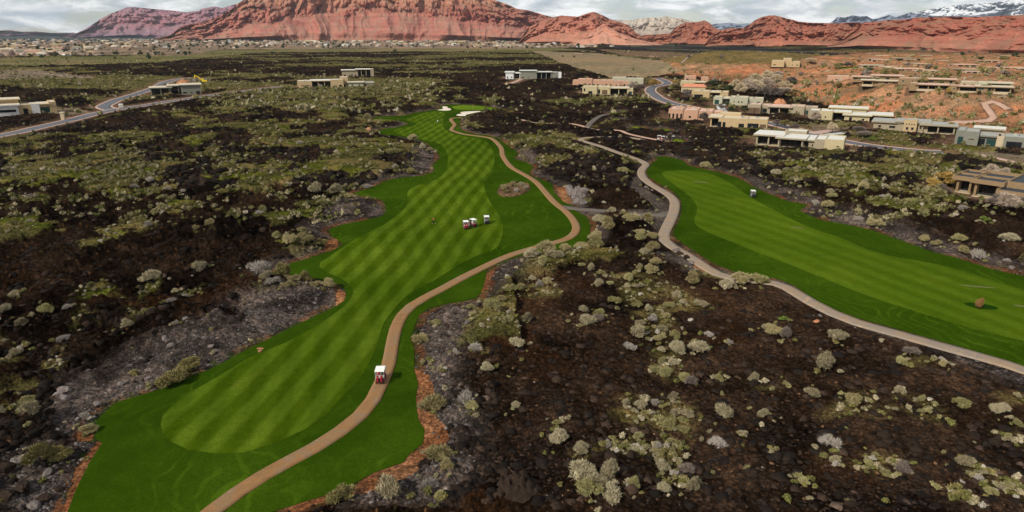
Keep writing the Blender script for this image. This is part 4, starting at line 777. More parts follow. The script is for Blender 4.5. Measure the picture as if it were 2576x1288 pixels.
rockmat('rock_fan_sunlit', [(0, (.50, .25, .175)), (.5, (.48, .205, .14)), (1, (.40, .16, .11))], zr=(0, 120), veg=.3, vegc=(.34, .25, .17), zs=.06)  # lighter than the hill rock: sunlight on the fan put into its colour
rockmat('rock_butte', [(0, (.38, .15, .095)), (.4, (.31, .108, .072)), (.8, (.36, .14, .09)), (1, (.25, .10, .065))], zr=(0, 200), veg=.3, zs=.05)
rockmat('rock_cream', [(0, (.36, .28, .23)), (.5, (.48, .43, .36)), (.85, (.54, .49, .41)), (1, (.40, .33, .26))], zr=(0, 420), veg=.4, vegc=(.25, .22, .17), zs=.02)
rockmat('rock_mesa', [(0, (.37, .165, .11)), (.2, (.36, .125, .085)), (.42, (.34, .105, .072)), (.52, (.43, .20, .115)), (.75, (.50, .27, .15)), (1, (.46, .27, .165))], zr=(0, 190), veg=.55, vegc=(.20, .15, .09), zs=.10, band=(.72, 1.2))
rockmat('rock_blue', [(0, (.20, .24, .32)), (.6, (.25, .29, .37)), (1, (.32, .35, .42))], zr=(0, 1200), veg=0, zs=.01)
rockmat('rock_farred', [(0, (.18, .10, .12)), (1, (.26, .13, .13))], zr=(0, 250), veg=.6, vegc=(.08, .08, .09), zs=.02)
m, nt, b = newmat('snow_rock', .7, .2); p = geo(nt)
ng = nt.nodes.new('ShaderNodeNewGeometry'); s2 = nt.nodes.new('ShaderNodeSeparateXYZ'); nt.links.new(ng.outputs['Normal'], s2.inputs[0])
k = math_(nt, 'ADD', noise(nt, .0016, 8, p, .75), math_(nt, 'MULTIPLY', s2.outputs['Z'], .20))
nt.links.new(ramp(nt, k, [(.44, (.30, .34, .40)), (.58, (.85, .87, .90))]), b.inputs['Base Color']); bump(nt, b, noise(nt, .004, 6, p), 1, 60)
def range_(name, ridge, D0, D1, mat, label, cols=500, rows=70, flute=1.0, lam=260, cliff=.55, seed=1, spread=None, base_z=-4, zbase=None, terr=.0, jag=0.0, gpow=1.0):
    """relief surface: every column keeps the skyline measured in the photo, the rock face steps in and out by real metres"""
    us = np.array([q[0] for q in ridge], float); vs = np.array([q[1] for q in ridge], float)
    dx, dy, dz = ray(us, vs); az = np.arctan2(dx, dy); te = dz / np.hypot(dx, dy)
    K_ = gpow
    A = np.linspace(az[0], az[-1], cols); TE = np.interp(A, az, te)
    d0 = np.interp(A, np.linspace(az[0], az[-1], len(D0)), D0); d1 = np.interp(A, np.linspace(az[0], az[-1], len(D1)), D1)
    s = np.linspace(0, 1, rows)
    L = A[:, None] * d0.mean(); S = s[None, :] + 0 * L
    TE = TE + jag * (ridged(A * d0.mean() / 120, A * 0, seed + 3, 4) - .62) * np.clip((TE + .02) * 30, 0, 1)
    tb = (base_z - CH) / d0; d1 = d0 + np.maximum((CH + d0 * np.maximum(TE, tb)) * 1.55, 60) + 30
    E = tb[:, None] + (np.maximum(TE, tb + 2e-4) - tb)[:, None] * S
    g = np.interp(s, [0, cliff * .55, cliff, cliff + .1, cliff + (1 - cliff) * .6, 1], [0, .34, .58, .62, .74, 1])[None, :]
    warp = (fbm(L / (lam * 2.2), S * 1.5 + 5, seed, 3) - .5) * lam * 1.0
    up = sstep(cliff - .12, cliff + .05, S)
    ft = ridged((L + warp * .5) / (lam * .62), S * .7 + seed, seed + 20, 3, .55) * 1.25
    fc = ridged((L + warp * .6) / (lam * .28), S * 1.6, seed + 30, 4, .6) * .9 + ridged((L + warp) / (lam * .9), S * 2.4, seed + 40, 3) * .9
    amp = lam * .55 * flute
    env = np.clip(S * 9, 0, 1)
    _cd, _cv = cell((L + warp * .5) / (lam * .20), S * 6 + fbm(L / lam, S * 3, 4, 2) * 2, seed + 4); _cd2, _cv2 = cell(L / (lam * .07), S * 14, seed + 5)
    rel = (ft * 1.7 * (1 - up) + fc * up * .72 + up * (_cv * (1 - sstep(.2, .75, _cd)) * .75 + _cv2 * (1 - sstep(.2, .8, _cd2)) * .28)) * amp * env
    led = (fbm(L / (lam * 3), S * 26, seed + 50, 3) - .5) * amp * .13 * env + terr * np.abs(np.sin(S * 30 + warp / lam)) * amp * .035
    bl = (fbm(L / (lam * .12), S * 9, seed + 60, 4) - .5) * amp * .45 * env
    Rr = d0[:, None] + (d1 - d0)[:, None] * g - rel + led - bl
    Rr = np.maximum(Rr, d0[:, None] * .93)
    Z = CH + Rr * E
    X = Rr * np.sin(A)[:, None]; Y = Rr * np.cos(A)[:, None]
    # the far side falls away behind the skyline
    bs = np.linspace(.1, 1, 8)[None, :]; Rb = Rr[:, -1:] + (d1 - d0)[:, None] * 1.1 * bs + 200 * bs; Zb = Z[:, -1:] * (1 - bs) + base_z * bs
    X = np.hstack([X, Rb * np.sin(A)[:, None]]); Y = np.hstack([Y, Rb * np.cos(A)[:, None]]); Z = np.hstack([Z, Zb])
    n, k = X.shape; idx = np.arange(n * k).reshape(n, k); q = np.stack([idx[:-1, :-1].ravel(), idx[1:, :-1].ravel(), idx[1:, 1:].ravel(), idx[:-1, 1:].ravel()], 1)
    o = link(name, np_mesh(name, np.stack([X.ravel(), Y.ravel(), Z.ravel()], 1), q, [mat])); tag(o, label, kind='structure'); return o
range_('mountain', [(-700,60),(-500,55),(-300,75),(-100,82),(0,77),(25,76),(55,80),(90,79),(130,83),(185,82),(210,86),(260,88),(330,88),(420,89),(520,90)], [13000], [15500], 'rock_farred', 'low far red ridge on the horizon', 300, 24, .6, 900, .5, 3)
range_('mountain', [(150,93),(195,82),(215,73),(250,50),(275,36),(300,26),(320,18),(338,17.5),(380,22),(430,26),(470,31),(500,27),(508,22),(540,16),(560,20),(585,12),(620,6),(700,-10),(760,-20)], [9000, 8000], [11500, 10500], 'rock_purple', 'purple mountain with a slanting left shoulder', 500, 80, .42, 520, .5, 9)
range_('mountain', [(380,101),(410,92),(430,86),(450,70),(480,60),(505,58),(530,48),(560,36),(585,20),(600,8),(612,0),(650,-12),(700,-40),(780,-80),(900,-95),(1000,-90),(1080,-70),(1150,-40),(1200,-18),(1245,0),(1280,12),(1300,22),(1330,26),(1370,38),(1395,44),(1420,60),(1460,80),(1500,104)], [5200, 4700, 4500, 4400, 4600], [6800, 7400, 7600, 7000, 6200], 'rock_main', 'great red mountain filling the skyline', 1500, 190, .62, 300, .40, 21, terr=1.0)
range_('mountain', [(1440,110),(1480,80),(1520,62),(1545,52),(1560,50),(1590,51),(1610,46),(1635,44),(1660,45),(1675,39),(1690,44),(1715,46),(1735,52),(1760,60),(1800,80),(1850,100)], [6500], [8200], 'rock_cream', 'cream coloured cliffs between the red hills', 340, 60, .4, 300, .45, 33)
range_('mountain', [(1300,112),(1312,95),(1330,68),(1350,58),(1375,46),(1395,42),(1412,38),(1430,40),(1455,42),(1465,38),(1482,31.5),(1495,29.5),(1506,34),(1518,40),(1535,48),(1560,55),(1580,62),(1600,82),(1625,98),(1645,106),(1680,113)], [3500, 3000, 3300], [4300, 3900, 4300], 'rock_mid', 'red hill with a dark knobbly crest and a fan painted sunlit', 620, 110, .55, 190, .42, 41, jag=.0015)
range_('talus_fan', [(1425,113),(1462,98),(1492,78),(1508,66),(1519,58),(1532,68),(1560,84),(1600,98),(1640,107),(1670,113)], [2850], [3000], 'rock_fan_sunlit', 'red fan painted pale as if sunlit, leaning on the hill with the knobbly crest', 260, 70, .22, 160, .6, 43)
range_('mountain', [(1560,112),(1585,100),(1620,88),(1660,86),(1685,84),(1700,68),(1715,60),(1735,56),(1755,54),(1772,50),(1785,56),(1795,68),(1810,76),(1830,72),(1860,74),(1900,80),(1950,110)], [3200], [3900], 'rock_butte', 'steep red butte beside the cream cliffs', 420, 90, .55, 120, .28, 47, jag=.002)
range_('mountain', [(1770,112),(1800,82),(1815,76),(1840,70),(1870,70),(1890,58),(1900,50),(1915,43),(1935,38.5),(1950,38),(1965,42),(1985,48),(2010,54),(2040,57),(2080,58),(2110,59),(2140,57),(2165,58),(2190,70),(2240,120)], [2700], [3300, 3300, 3700], 'rock_butte', 'red cliffs with a rounded dome and a dark canyon mouth', 640, 100, .55, 150, .28, 53, jag=.0015)
range_('mountain', [(2080,122),(2095,112),(2120,100),(2150,76),(2170,58),(2195,55),(2240,50),(2290,48),(2300,44),(2320,44),(2380,42),(2440,43),(2500,41),(2576,37),(2700,30),(2850,20),(3000,30)], [2400, 2000, 1700, 1500], [2900, 2600, 2500, 2500], 'rock_mesa', 'long orange mesa above a banded red slope', 1300, 150, .42, 150, .46, 61, terr=1.2, base_z=4)
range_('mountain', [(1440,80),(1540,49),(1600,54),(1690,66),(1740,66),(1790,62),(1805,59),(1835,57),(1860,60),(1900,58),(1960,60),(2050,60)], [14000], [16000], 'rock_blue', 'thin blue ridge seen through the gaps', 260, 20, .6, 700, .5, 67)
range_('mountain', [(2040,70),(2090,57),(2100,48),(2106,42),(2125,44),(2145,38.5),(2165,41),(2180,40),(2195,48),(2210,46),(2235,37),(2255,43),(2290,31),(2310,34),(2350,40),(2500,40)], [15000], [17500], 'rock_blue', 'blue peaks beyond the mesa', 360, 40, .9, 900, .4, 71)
range_('mountain', [(2200,60),(2260,42),(2300,31),(2340,23),(2365,18),(2400,14),(2440,9),(2470,8),(2500,6),(2530,0),(2576,-12),(2700,-30),(2850,-40),(3000,-20)], [19000], [23000], 'snow_rock', 'snow covered mountains on the right skyline', 600, 80, 1.0, 1300, .35, 79)
# ------------------------------------------------------------------ people and vehicles
def person(label, x, y, z, rz, shirt, legs, shoes, pose='stand', hat=None, group='golfers', s=1.0):
    J = {'stand': dict(hl=(.10, 0, .92), kl=(.11, -.02, .48), al=(.12, .02, .08), tl=(.13, -.16, .04), hr=(-.10, 0, .92), kr=(-.11, -.02, .48), ar=(-.12, .02, .08), tr=(-.13, -.16, .04), el=(.27, .03, 1.13), wl=(.25, -.12, .9), er=(-.27, .03, 1.13), wr=(-.25, -.12, .9)),
         'walk': dict(hl=(.09, 0, .92), kl=(.10, -.20, .52), al=(.10, -.36, .11), tl=(.10, -.52, .06), hr=(-.09, 0, .92), kr=(-.10, .10, .50), ar=(-.10, .40, .16), tr=(-.10, .30, .04), el=(.25, .16, 1.15), wl=(.22, .20, .92), er=(-.25, -.05, 1.14), wr=(-.22, -.26, .98)),
         'swing': dict(hl=(.11, 0, .90), kl=(.17, -.06, .47), al=(.22, .0, .08), tl=(.26, -.15, .04), hr=(-.11, 0, .90), kr=(-.17, -.06, .47), ar=(-.22, .0, .08), tr=(-.26, -.15, .04), el=(.20, -.22, 1.12), wl=(.05, -.42, .88), er=(-.20, -.22, 1.12), wr=(-.03, -.42, .90)),
         'sit': dict(hl=(.10, 0, .10), kl=(.13, -.44, .14), al=(.13, -.46, -.30), tl=(.13, -.62, -.34), hr=(-.10, 0, .10), kr=(-.13, -.44, .14), ar=(-.13, -.46, -.30), tr=(-.13, -.62, -.34), el=(.26, -.08, .42), wl=(.16, -.34, .42), er=(-.26, -.08, .42), wr=(-.16, -.34, .42))}[pose]
    b0 = -.82 if pose == 'sit' else 0; lean = -.10 if pose == 'swing' else 0
    V = [((0, 0, .95 + b0), .15), ((0, lean * .4, 1.18 + b0), .135), ((0, lean, 1.40 + b0), .15), ((0, lean * 1.2, 1.50 + b0), .065), ((0, lean * 1.5 - .01, 1.60 + b0), .088), ((0, lean * 1.6, 1.70 + b0), .092)]
    E = [(0, 1), (1, 2), (2, 3), (3, 4), (4, 5)]
    def add(p, r_, par): V.append((p, r_)); E.append((par, len(V) - 1)); return len(V) - 1
    for sd in 'lr':
        sg = 1 if sd == 'l' else -1
        a = add((sg * .10, 0, .90 + b0), .105, 0); k = add(J['k' + sd], .068, a); q = add(J['a' + sd], .045, k); add(J['t' + sd], .04, q)
        sh = add((sg * .19, lean, 1.42 + b0), .07, 2); e = add(J['e' + sd], .045, sh); w = add(J['w' + sd], .032, e); wx, wy, wz = J['w' + sd]; add((wx, wy - .08, wz - .03), .036, w)
    me = bpy.data.meshes.new('person'); me.from_pydata([v for v, _ in V], E, []); o = bpy.data.objects.new('person', me); COL.objects.link(o)
    md = o.modifiers.new('skin', 'SKIN'); o.modifiers.new('sub', 'SUBSURF').levels = 1
    for i, (_, r_) in enumerate(V): me.skin_vertices[0].data[i].radius = (r_, r_ * .85)
    me.skin_vertices[0].data[0].use_root = True
    dg = bpy.context.evaluated_depsgraph_get(); me2 = bpy.data.meshes.new_from_object(o.evaluated_get(dg)); o.modifiers.clear(); o.data = me2; me2.name = 'person'
    me2.materials.clear()
    for m_ in (shirt, legs, shoes, 'skin', 'hair'): me2.materials.append(MATS[m_])
    wz = (J['wl'][2], J['wr'][2])
    for pl in me2.polygons:
        c = pl.center; pl.use_smooth = True; h_ = c.z - b0
        if h_ > 1.66 or (h_ > 1.56 and c.y > lean * 1.5 + .03): pl.material_index = 4 if h_ < 1.9 else 3
        elif h_ > 1.49: pl.material_index = 3
        elif h_ > .98 and abs(c.x) < .24 and c.y > -.2: pl.material_index = 0
        elif abs(c.x) > .2 and h_ > 1.2: pl.material_index = 0
        elif (Vector(J['wl']) - c).length < .2 or (Vector(J['wr']) - c).length < .2: pl.material_index = 3
        elif h_ > .98: pl.material_index = 0
        elif (pose != 'sit' and h_ < .14) or (pose == 'sit' and c.z < -.27): pl.material_index = 2
        else: pl.material_index = 1
    o.location = (x, y, z); o.rotation_euler = (0, 0, rz); o.scale = (s,) * 3
    tag(o, label, 'person', group)
    if hat: MB().ball((0, lean * 1.6, 1.74 + b0), .11, hat, (1, 1.05, .6)).box(-.09, .09, lean * 1.6 - .22, lean * 1.6 - .06, 1.70 + b0, 1.715 + b0, hat).build('cap', o)
    return o
def cart_parts(t, paint, bag=None):
    b = MB(); b.side([(-.60, .28), (.60, .28), (.60, .62), (.42, .74), (-.42, .74), (-.60, .62)], .55, 1.15, paint)   # rear body across x, y from .55 to 1.15 (rear is -y)
    b = MB()
    b.box(-.58, .58, -1.05, -.15, .30, .66, paint, top=(.06, .05)); b.box(-.55, .55, -.15, .75, .24, .34, 'frame_dark'); b.box(-.58, .58, .72, 1.18, .28, .72, paint, top=(.09, .14)); b.box(-.5, .5, 1.181, 1.26, .24, .36, 'frame_dark')
    b.box(-.46, .46, .66, .74, .5, .98, paint, top=(.03, 0)); b.build('body', t, bevel=.035)
    MB().box(-.66, .66, -1.0, .70, 1.86, 1.93, 'cart_white', top=(.06, .06)).build('roof', t, bevel=.03)
    for sx in (-1, 1):
        MB().tube((sx * .54, .70, .9), (sx * .58, .52, 1.87), .022, .022, 'cart_white').build('roof_post', t)
        MB().tube((sx * .56, -.86, .62), (sx * .58, -.86, 1.87), .022, .022, 'cart_white').build('roof_post', t)
    s_ = MB(); s_.box(-.52, .52, -.45, .05, .66, .78, 'seat_cream').box(-.52, .52, -.55, -.45, .70, 1.12, 'seat_cream'); s_.build('seat', t, bevel=.03)
    MB().box(-.50, .50, .60, .615, 1.0, 1.62, 'glass_dark').build('windshield', t)
    w_ = MB(); w_.tube((-.25, .55, .80), (-.25, .32, 1.02), .02, .02, 'frame_dark'); w_.tube((-.25, .33, 1.0), (-.25, .30, 1.03), .17, .17, 'frame_dark', 14); w_.build('steering_wheel', t)
    for sx in (-1, 1):
        for wy in (-.72, .88):
            q = MB(); q.tube((sx * .42, wy, .23), (sx * .60, wy, .23), .23, .23, 'rubber', 16).build('wheel', t); MB().tube((sx * .601, wy, .23), (sx * .612, wy, .23), .12, .12, 'cart_white', 12).build('hub', t.children[-1] if False else q_last(t))
    MB().box(-.5, .5, -1.30, -1.05, .42, .50, 'frame_dark').box(-.5, .5, -1.12, -1.08, .50, .95, 'frame_dark').build('bag_rack', t)
    for sx in (-.42, .42): MB().box(sx - .09, sx + .09, -1.085, -1.055, .50, .60, 'cart_white').build('rear_fender', t)
    for sx in (-.38, .38): MB().ball((sx, 1.17, .58), .07, 'cart_white', (1, .5, 1), 8, 5).build('headlight', t)
def q_last(t): return [o for o in t.children if o.name.startswith('wheel')][-1]
CARTS = []
def bag(label, x, y, z, rz, mat, group):
    t = empty('golf_bag', (x, y, z), rz); tag(t, label, 'golf bag', group)
    MB().tube((0, 0, 0), (0, .14, .84), .13, .14, mat, 12).build('bag_body', t); MB().box(-.09, .09, -.15, -.04, .2, .5, mat).build('pocket', t, bevel=.02)
    for k in range(5):
        a = k * 1.3; c = MB(); p0 = (.06 * math.cos(a), .14 + .06 * math.sin(a), .82); p1 = (.09 * math.cos(a), .19 + .09 * math.sin(a), 1.10 + .05 * (k % 3)); c.tube(p0, p1, .012, .012, 'steel', 6); c.ball((p1[0], p1[1], p1[2] + .03), .05 if k % 2 else .035, 'cloth_white' if k % 2 else 'frame_dark', (1, .7, 1), 8, 5); c.build('golf_club', t)
def cart(label, u, v, heading, paint, bagm, riders, group='golf carts on the course'):
    x, y = G(u, v); z = float(Hs(x, y)) + (.17 if v > 900 or v < 360 else .10); t = empty('golf_cart', (x, y, z), heading); tag(t, label, 'golf cart', group); cart_parts(t, paint)
    c, s = math.cos(heading), math.sin(heading); L = lambda a, b2: (x + a * c - b2 * s, y + a * s + b2 * c)
    short = {'maroon cart driving': 'cart on the brown path', 'maroon cart parked': 'left maroon cart of the pair' if 'left one' in label else 'right maroon cart of the pair', 'dark cart parked': 'lone dark parked cart', 'dark cart on': 'cart on the second fairway', 'white cart waiting': 'white cart by the tee', 'maroon cart waiting': 'maroon cart by the tee'}[' '.join(label.split()[:3])]
    for i, sx in enumerate((-.25, .25)):
        bx, by = L(sx, -1.22); bag(f'{"first" if i == 0 else "second"} {"red" if "red" in bagm[i] else "black"} golf bag strapped behind the {short}', bx, by, z + .50, heading, bagm[i], 'golf bags on the carts')
    for i, (sx, sh, lb) in enumerate(riders):
        px, py = L(sx, -.22); person(lb, px, py, z + .80, heading + math.pi, sh, 'cloth_navy', 'cloth_white', 'sit', group='people riding in carts')
    CARTS.append((label, x, y))
hd = lambda a, b2: math.atan2(G(*b2)[1] - G(*a)[1], G(*b2)[0] - G(*a)[0]) - math.pi / 2
cart('maroon cart driving up the brown path, nearest of all', 959, 962, hd((962, 962), (978, 905)), 'cart_maroon', ('bag_red', 'bag_red'), [(-.26, 'cloth_red', 'person in red steering the cart on the brown path'), (.26, 'cloth_black', 'passenger in black in the cart on the brown path')])
cart('maroon cart parked on the fairway, left one of the close pair', 1172, 573, R(8) - math.atan2(*G(1172, 573)), 'cart_maroon', ('bag_red', 'bag_red'), [(.26, 'cloth_red', 'passenger in red seated in the left parked cart')])
cart('maroon cart parked on the fairway, right one of the close pair', 1190, 568, R(28) - math.atan2(*G(1190, 568)), 'cart_maroon', ('bag_red', 'bag_black'), [(-.26, 'cloth_white', 'driver in white seated in the right parked cart')])
cart('dark cart parked alone beside the pair on the fairway', 1224, 560, R(6) - math.atan2(*G(1224, 560)), 'cart_navy', ('bag_black', 'bag_black'), [(.26, 'cloth_black', 'person in black seated in the dark cart beside the pair')])
cart('dark cart on the second fairway near its upper edge', 1893, 496, R(14) - math.atan2(*G(1893, 496)), 'cart_navy', ('bag_black', 'bag_black'), [(-.26, 'cloth_black', 'person in black driving on the second fairway')])
cart('white cart waiting on the pink path by the tee', 1659, 353, R(-100), 'cart_white', ('bag_red', 'bag_black'), [(.26, 'cloth_red', 'rider in red in the white cart by the tee')])
cart('maroon cart waiting behind the white one by the tee', 1668, 355, R(-95), 'cart_maroon', ('bag_red', 'bag_red'), [])
def pt(u, v, off=.12): x, y = G(u, v); return x, y, float(Hs(x, y)) + off
person('golfer in an orange top and black trousers walking across the striped fairway', *pt(1091, 561.5), R(100), 'cloth_orange', 'cloth_black', 'cloth_white', 'walk', group=None)
person('golfer in white top and dark trousers standing far up the fairway', *pt(1101, 311), R(20), 'cloth_white', 'cloth_navy', 'cloth_black', 'stand', 'cloth_white', group=None, s=1.1)
for i, (u, v, lb, sh, ps) in enumerate([(1709, 355.5, 'golfer in black swinging on the tee lawn', 'cloth_black', 'swing'), (1691, 350, 'golfer in white, first of those watching beside the tee', 'cloth_white', 'stand'), (1694.5, 350.5, 'golfer in white, second of those watching beside the tee', 'cloth_white', 'stand'),
                                   (1677, 353, 'golfer in pale shirt between the carts and the tee', 'cloth_white', 'walk'), (1690, 355, 'golfer in navy at the near end of the watching group', 'cloth_navy', 'stand')]):
    person(lb, *pt(u, v), R(60 + 50 * i), sh, 'cloth_black', 'cloth_white', ps, 'cloth_white')
# flag on the green, tee and path markers
x, y, z = pt(1190, 272); t = empty('flagstick', (x, y, z)); tag(t, 'thin flagstick standing in the putting green', 'flagstick'); MB().tube((0, 0, 0), (0, 0, 2.2), .02, .02, 'cart_white', 6).build('pole', t); MB().box(.02, .5, -.01, .01, 1.85, 2.2, 'cloth_red').build('flag', t)
# excavator
x, y, z = hit(507, 209); t = empty('excavator', (x + 3, y, z + .3), R(8)); tag(t, 'yellow excavator with raised arm beside a mound of red earth', 'excavator')
for sy in (-1.5, 1.5):
    mb = MB(); mb.side([(-2.4, .1), (2.4, .1), (2.8, .5), (2.4, 1.0), (-2.4, 1.0), (-2.8, .5)], sy - .4, sy + .4, 'rubber'); mb.build('track', t)
MB().box(-2.0, 3.0, -1.5, 1.5, 1.1, 2.5, 'digger_yellow', top=(.15, .1)).box(2.0, 3.4, -1.4, 1.4, 1.2, 2.7, 'frame_dark').build('body', t, bevel=.06)
cb = MB().box(-1.9, -.3, -1.4, -.1, 2.5, 4.2, 'digger_yellow', top=(.15, .08)).build('cab', t, bevel=.05); MB().box(-1.93, -1.7, -1.25, -.25, 2.9, 3.9, 'glass_dark').build('windscreen', cb)
MB().side([(-1.6, 1.8), (-4.6, 5.6), (-8.0, 7.0), (-8.2, 6.5), (-5.0, 4.8), (-2.2, 1.6)], .1, .8, 'digger_yellow').build('boom', t)
MB().side([(-7.4, 7.6), (-8.6, 7.0), (-9.4, 2.8), (-8.9, 2.7)], .2, .7, 'digger_yellow').build('arm', t)
MB().side([(-9.5, 3.0), (-8.7, 2.9), (-8.0, 2.0), (-8.4, 1.2), (-9.6, 1.4)], -.2, 1.1, 'digger_yellow').build('bucket', t)
def mound(name, label, cat, x, y, z, w, d, h, mat, seed, rz=0, n=64, sharp=1.2, kindprop=None):
    a, r_ = np.meshgrid(np.linspace(0, 2 * np.pi, n, endpoint=False), np.linspace(0, 1, 22)); rad = 1 + .3 * (fbm(np.cos(a) * 2 + seed, np.sin(a) * 2, seed, 3) - .5)
    X = np.cos(a) * r_ * rad * w / 2; Y = np.sin(a) * r_ * rad * d / 2; Z = h * (1 - r_) ** sharp * (1 + .25 * (fbm(X / w * 9 + seed, Y / w * 9, seed, 4) - .5) * 2) - .3 * r_
    _c, _v = cell(X / w * 7 + 9, Y / w * 7, seed); Z = Z + (_v * (1 - sstep(.1, .6, _c)) * (.45 if sharp == .7 else 0) + (fbm(X / w * 22 + seed, Y / w * 22, seed + 2, 3) - .5) * .25) * h * (r_ > 0); Z[0] = Z[0, 0]
    idx = np.arange(a.size).reshape(a.shape); q = np.stack([idx[:-1].ravel(), np.roll(idx, -1, 1)[:-1].ravel(), np.roll(idx, -1, 1)[1:].ravel(), idx[1:].ravel()], 1)[:, ::-1]
    o = link(name, np_mesh(name, np.stack([X.ravel(), Y.ravel(), Z.ravel()], 1), q, [mat])); o.location = (x, y, z); o.rotation_euler = (0, 0, rz); return tag(o, label, cat, kind=kindprop)
x, y, z = hit(462, 216); mound('earth_mound', 'cone of red earth in front of the yellow excavator', 'mound', x, y, z, 21, 16, 6.5, 'red_dirt', 4)
x, y, z = hit(484, 213); mound('earth_mound', 'grey gravel heap leaning against the red earth cone', 'mound', x, y + 4, z, 16, 12, 5.0, 'pale_rock', 5)
x, y, z = hit(160, 302); t = empty('gate_pillar', (x, y, z), .2); tag(t, 'square stone pillar at the edge of the street', 'pillar'); MB().box(-.9, .9, -.9, .9, -.5, 4.0, 'stone_trim').build('shaft', t, bevel=.05); MB().box(-1.2, 1.2, -1.2, 1.2, 4.0, 4.35, 'roof_cream').build('capstone', t)
x, y, z = hit(305, 270); t = empty('utility_box', (x, y, z), .2); tag(t, 'white utility box on the street corner', 'utility box'); MB().box(-1.1, 1.1, -.8, .8, -.3, 2.2, 'cart_white').build('cabinet', t, bevel=.04); MB().box(-.9, .9, -.85, -.81, .2, 1.9, 'roof_grey').build('door', t)
mound('red_outcrop', 'dark red rock outcrop standing behind the long brown house', 'rock', *(lambda q: (q[0], q[1] + 16, q[2] - 1))(hit(1985, 276)), 9, 8, 6.5, 'orange_rock', 9, sharp=.3)
# ------------------------------------------------------------------ plants
def lumpy(rng, lobes, nl, leaf, spread=.33, hgt=.62, core=True, sliver=1.0, up=.35):
    """crown of width 1: uneven lobes, each a rough core with leaf-size faces standing off it"""
    C = []
    for k in range(lobes):
        a = rng.uniform(0, 2 * np.pi); r_ = spread * math.sqrt(rng.uniform(0, 1)); rr_ = rng.uniform(.13, .24) * (1.2 if k == 0 else 1) * (rng.uniform(.5, .85) if lobes > 8 else 1)
        z = (hgt - rr_) * (1 - (r_ / .5) ** 1.8) * rng.uniform(.55, 1.05)
        C.append((r_ * math.cos(a) * (1.15 if lobes > 8 else 1), r_ * math.sin(a) * (.8 if lobes > 8 else 1), max(z, rr_ * .5), rr_))
    Vs = []; Fs = []; n = 0
    if core:
        for x, y, z, r_ in C:
            nu, nv = 8, 5
            ph = np.linspace(.12, math.pi * .8, nv)[:, None]; t = np.linspace(0, 2 * np.pi, nu, endpoint=False)[None, :]
            rad = r_ * .74 * (1 + rng.uniform(-.2, .2, (nv, nu)))
            V = np.stack([x + rad * np.sin(ph) * np.cos(t), y + rad * np.sin(ph) * np.sin(t), z + rad * np.cos(ph) * np.ones_like(t)], -1).reshape(-1, 3)
            idx = np.arange(nv * nu).reshape(nv, nu); a = idx[:-1]; b_ = np.roll(idx, -1, 1)[:-1]; c = np.roll(idx, -1, 1)[1:]; d = idx[1:]
            F1 = np.concatenate([np.stack([a, d, c], -1).reshape(-1, 3), np.stack([a, c, b_], -1).reshape(-1, 3)]); cap = np.stack([np.zeros(nu - 2, int), np.arange(1, nu - 1), np.arange(2, nu)], 1)
            Vs.append(V); Fs += [F1 + n, cap + n]; n += len(V)
    k = rng.integers(0, len(C), nl); Ca = np.array(C)[k]
    d = rng.normal(size=(nl, 3)); d /= np.linalg.norm(d, axis=1)[:, None]; d[:, 2] = np.abs(d[:, 2]) * .9 - .15 * rng.random(nl); d /= np.linalg.norm(d, axis=1)[:, None]
    P = Ca[:, :3] + d * (Ca[:, 3:] * rng.uniform(.78, 1.12, (nl, 1)))
    dirn = d * (1 - up) + np.array([0, 0, up]) + rng.normal(size=(nl, 3)) * .45; dirn /= np.linalg.norm(dirn, axis=1)[:, None]
    side = np.cross(dirn, rng.normal(size=(nl, 3))); side /= np.linalg.norm(side, axis=1)[:, None] + 1e-9
    L = leaf * rng.uniform(.6, 1.5, (nl, 1)); w = L * .42 / sliver; L = L * sliver
    T = np.stack([P - side * w, P + side * w, P + dirn * L], 1).reshape(-1, 3); Vs.append(T); Fs.append(np.arange(nl * 3).reshape(-1, 3) + n)
    V = np.vstack(Vs); V[:, 2] = np.maximum(V[:, 2], -.05); return V, np.vstack(Fs)
PLANTS = {}
def plant_mesh(kind, k):
    key = (kind, k)
    if key not in PLANTS:
        rng = np.random.default_rng(100 + k * 7 + len(kind)); lo = 5 + k * 2
        spec = {'sage_grey': dict(lobes=lo + 9, nl=3200, leaf=.058, hgt=.62, sliver=1.9), 'sage_green': dict(lobes=lo + 8, nl=3200, leaf=.055, hgt=.58, sliver=1.8), 'brush_tan': dict(lobes=lo + 6, nl=3600, leaf=.06, hgt=.66, sliver=1.9), 'brush_olive': dict(lobes=lo + 7, nl=3600, leaf=.055, hgt=.6, sliver=1.7),
                'brush_white': dict(lobes=lo + 3, nl=900, leaf=.075, hgt=.55, core=False, sliver=2.2), 'brush_green': dict(lobes=lo + 1, nl=1300, leaf=.06, hgt=.6), 'twig_purple': dict(lobes=lo + 3, nl=1500, leaf=.09, hgt=.85, core=False, sliver=2.5), 'willow_gold': dict(lobes=lo + 5, nl=2400, leaf=.07, hgt=.8, sliver=1.6)}[kind]
        V, Fc = lumpy(rng, **spec); PLANTS[key] = np_mesh(kind, V, Fc, [kind])
    return PLANTS[key]
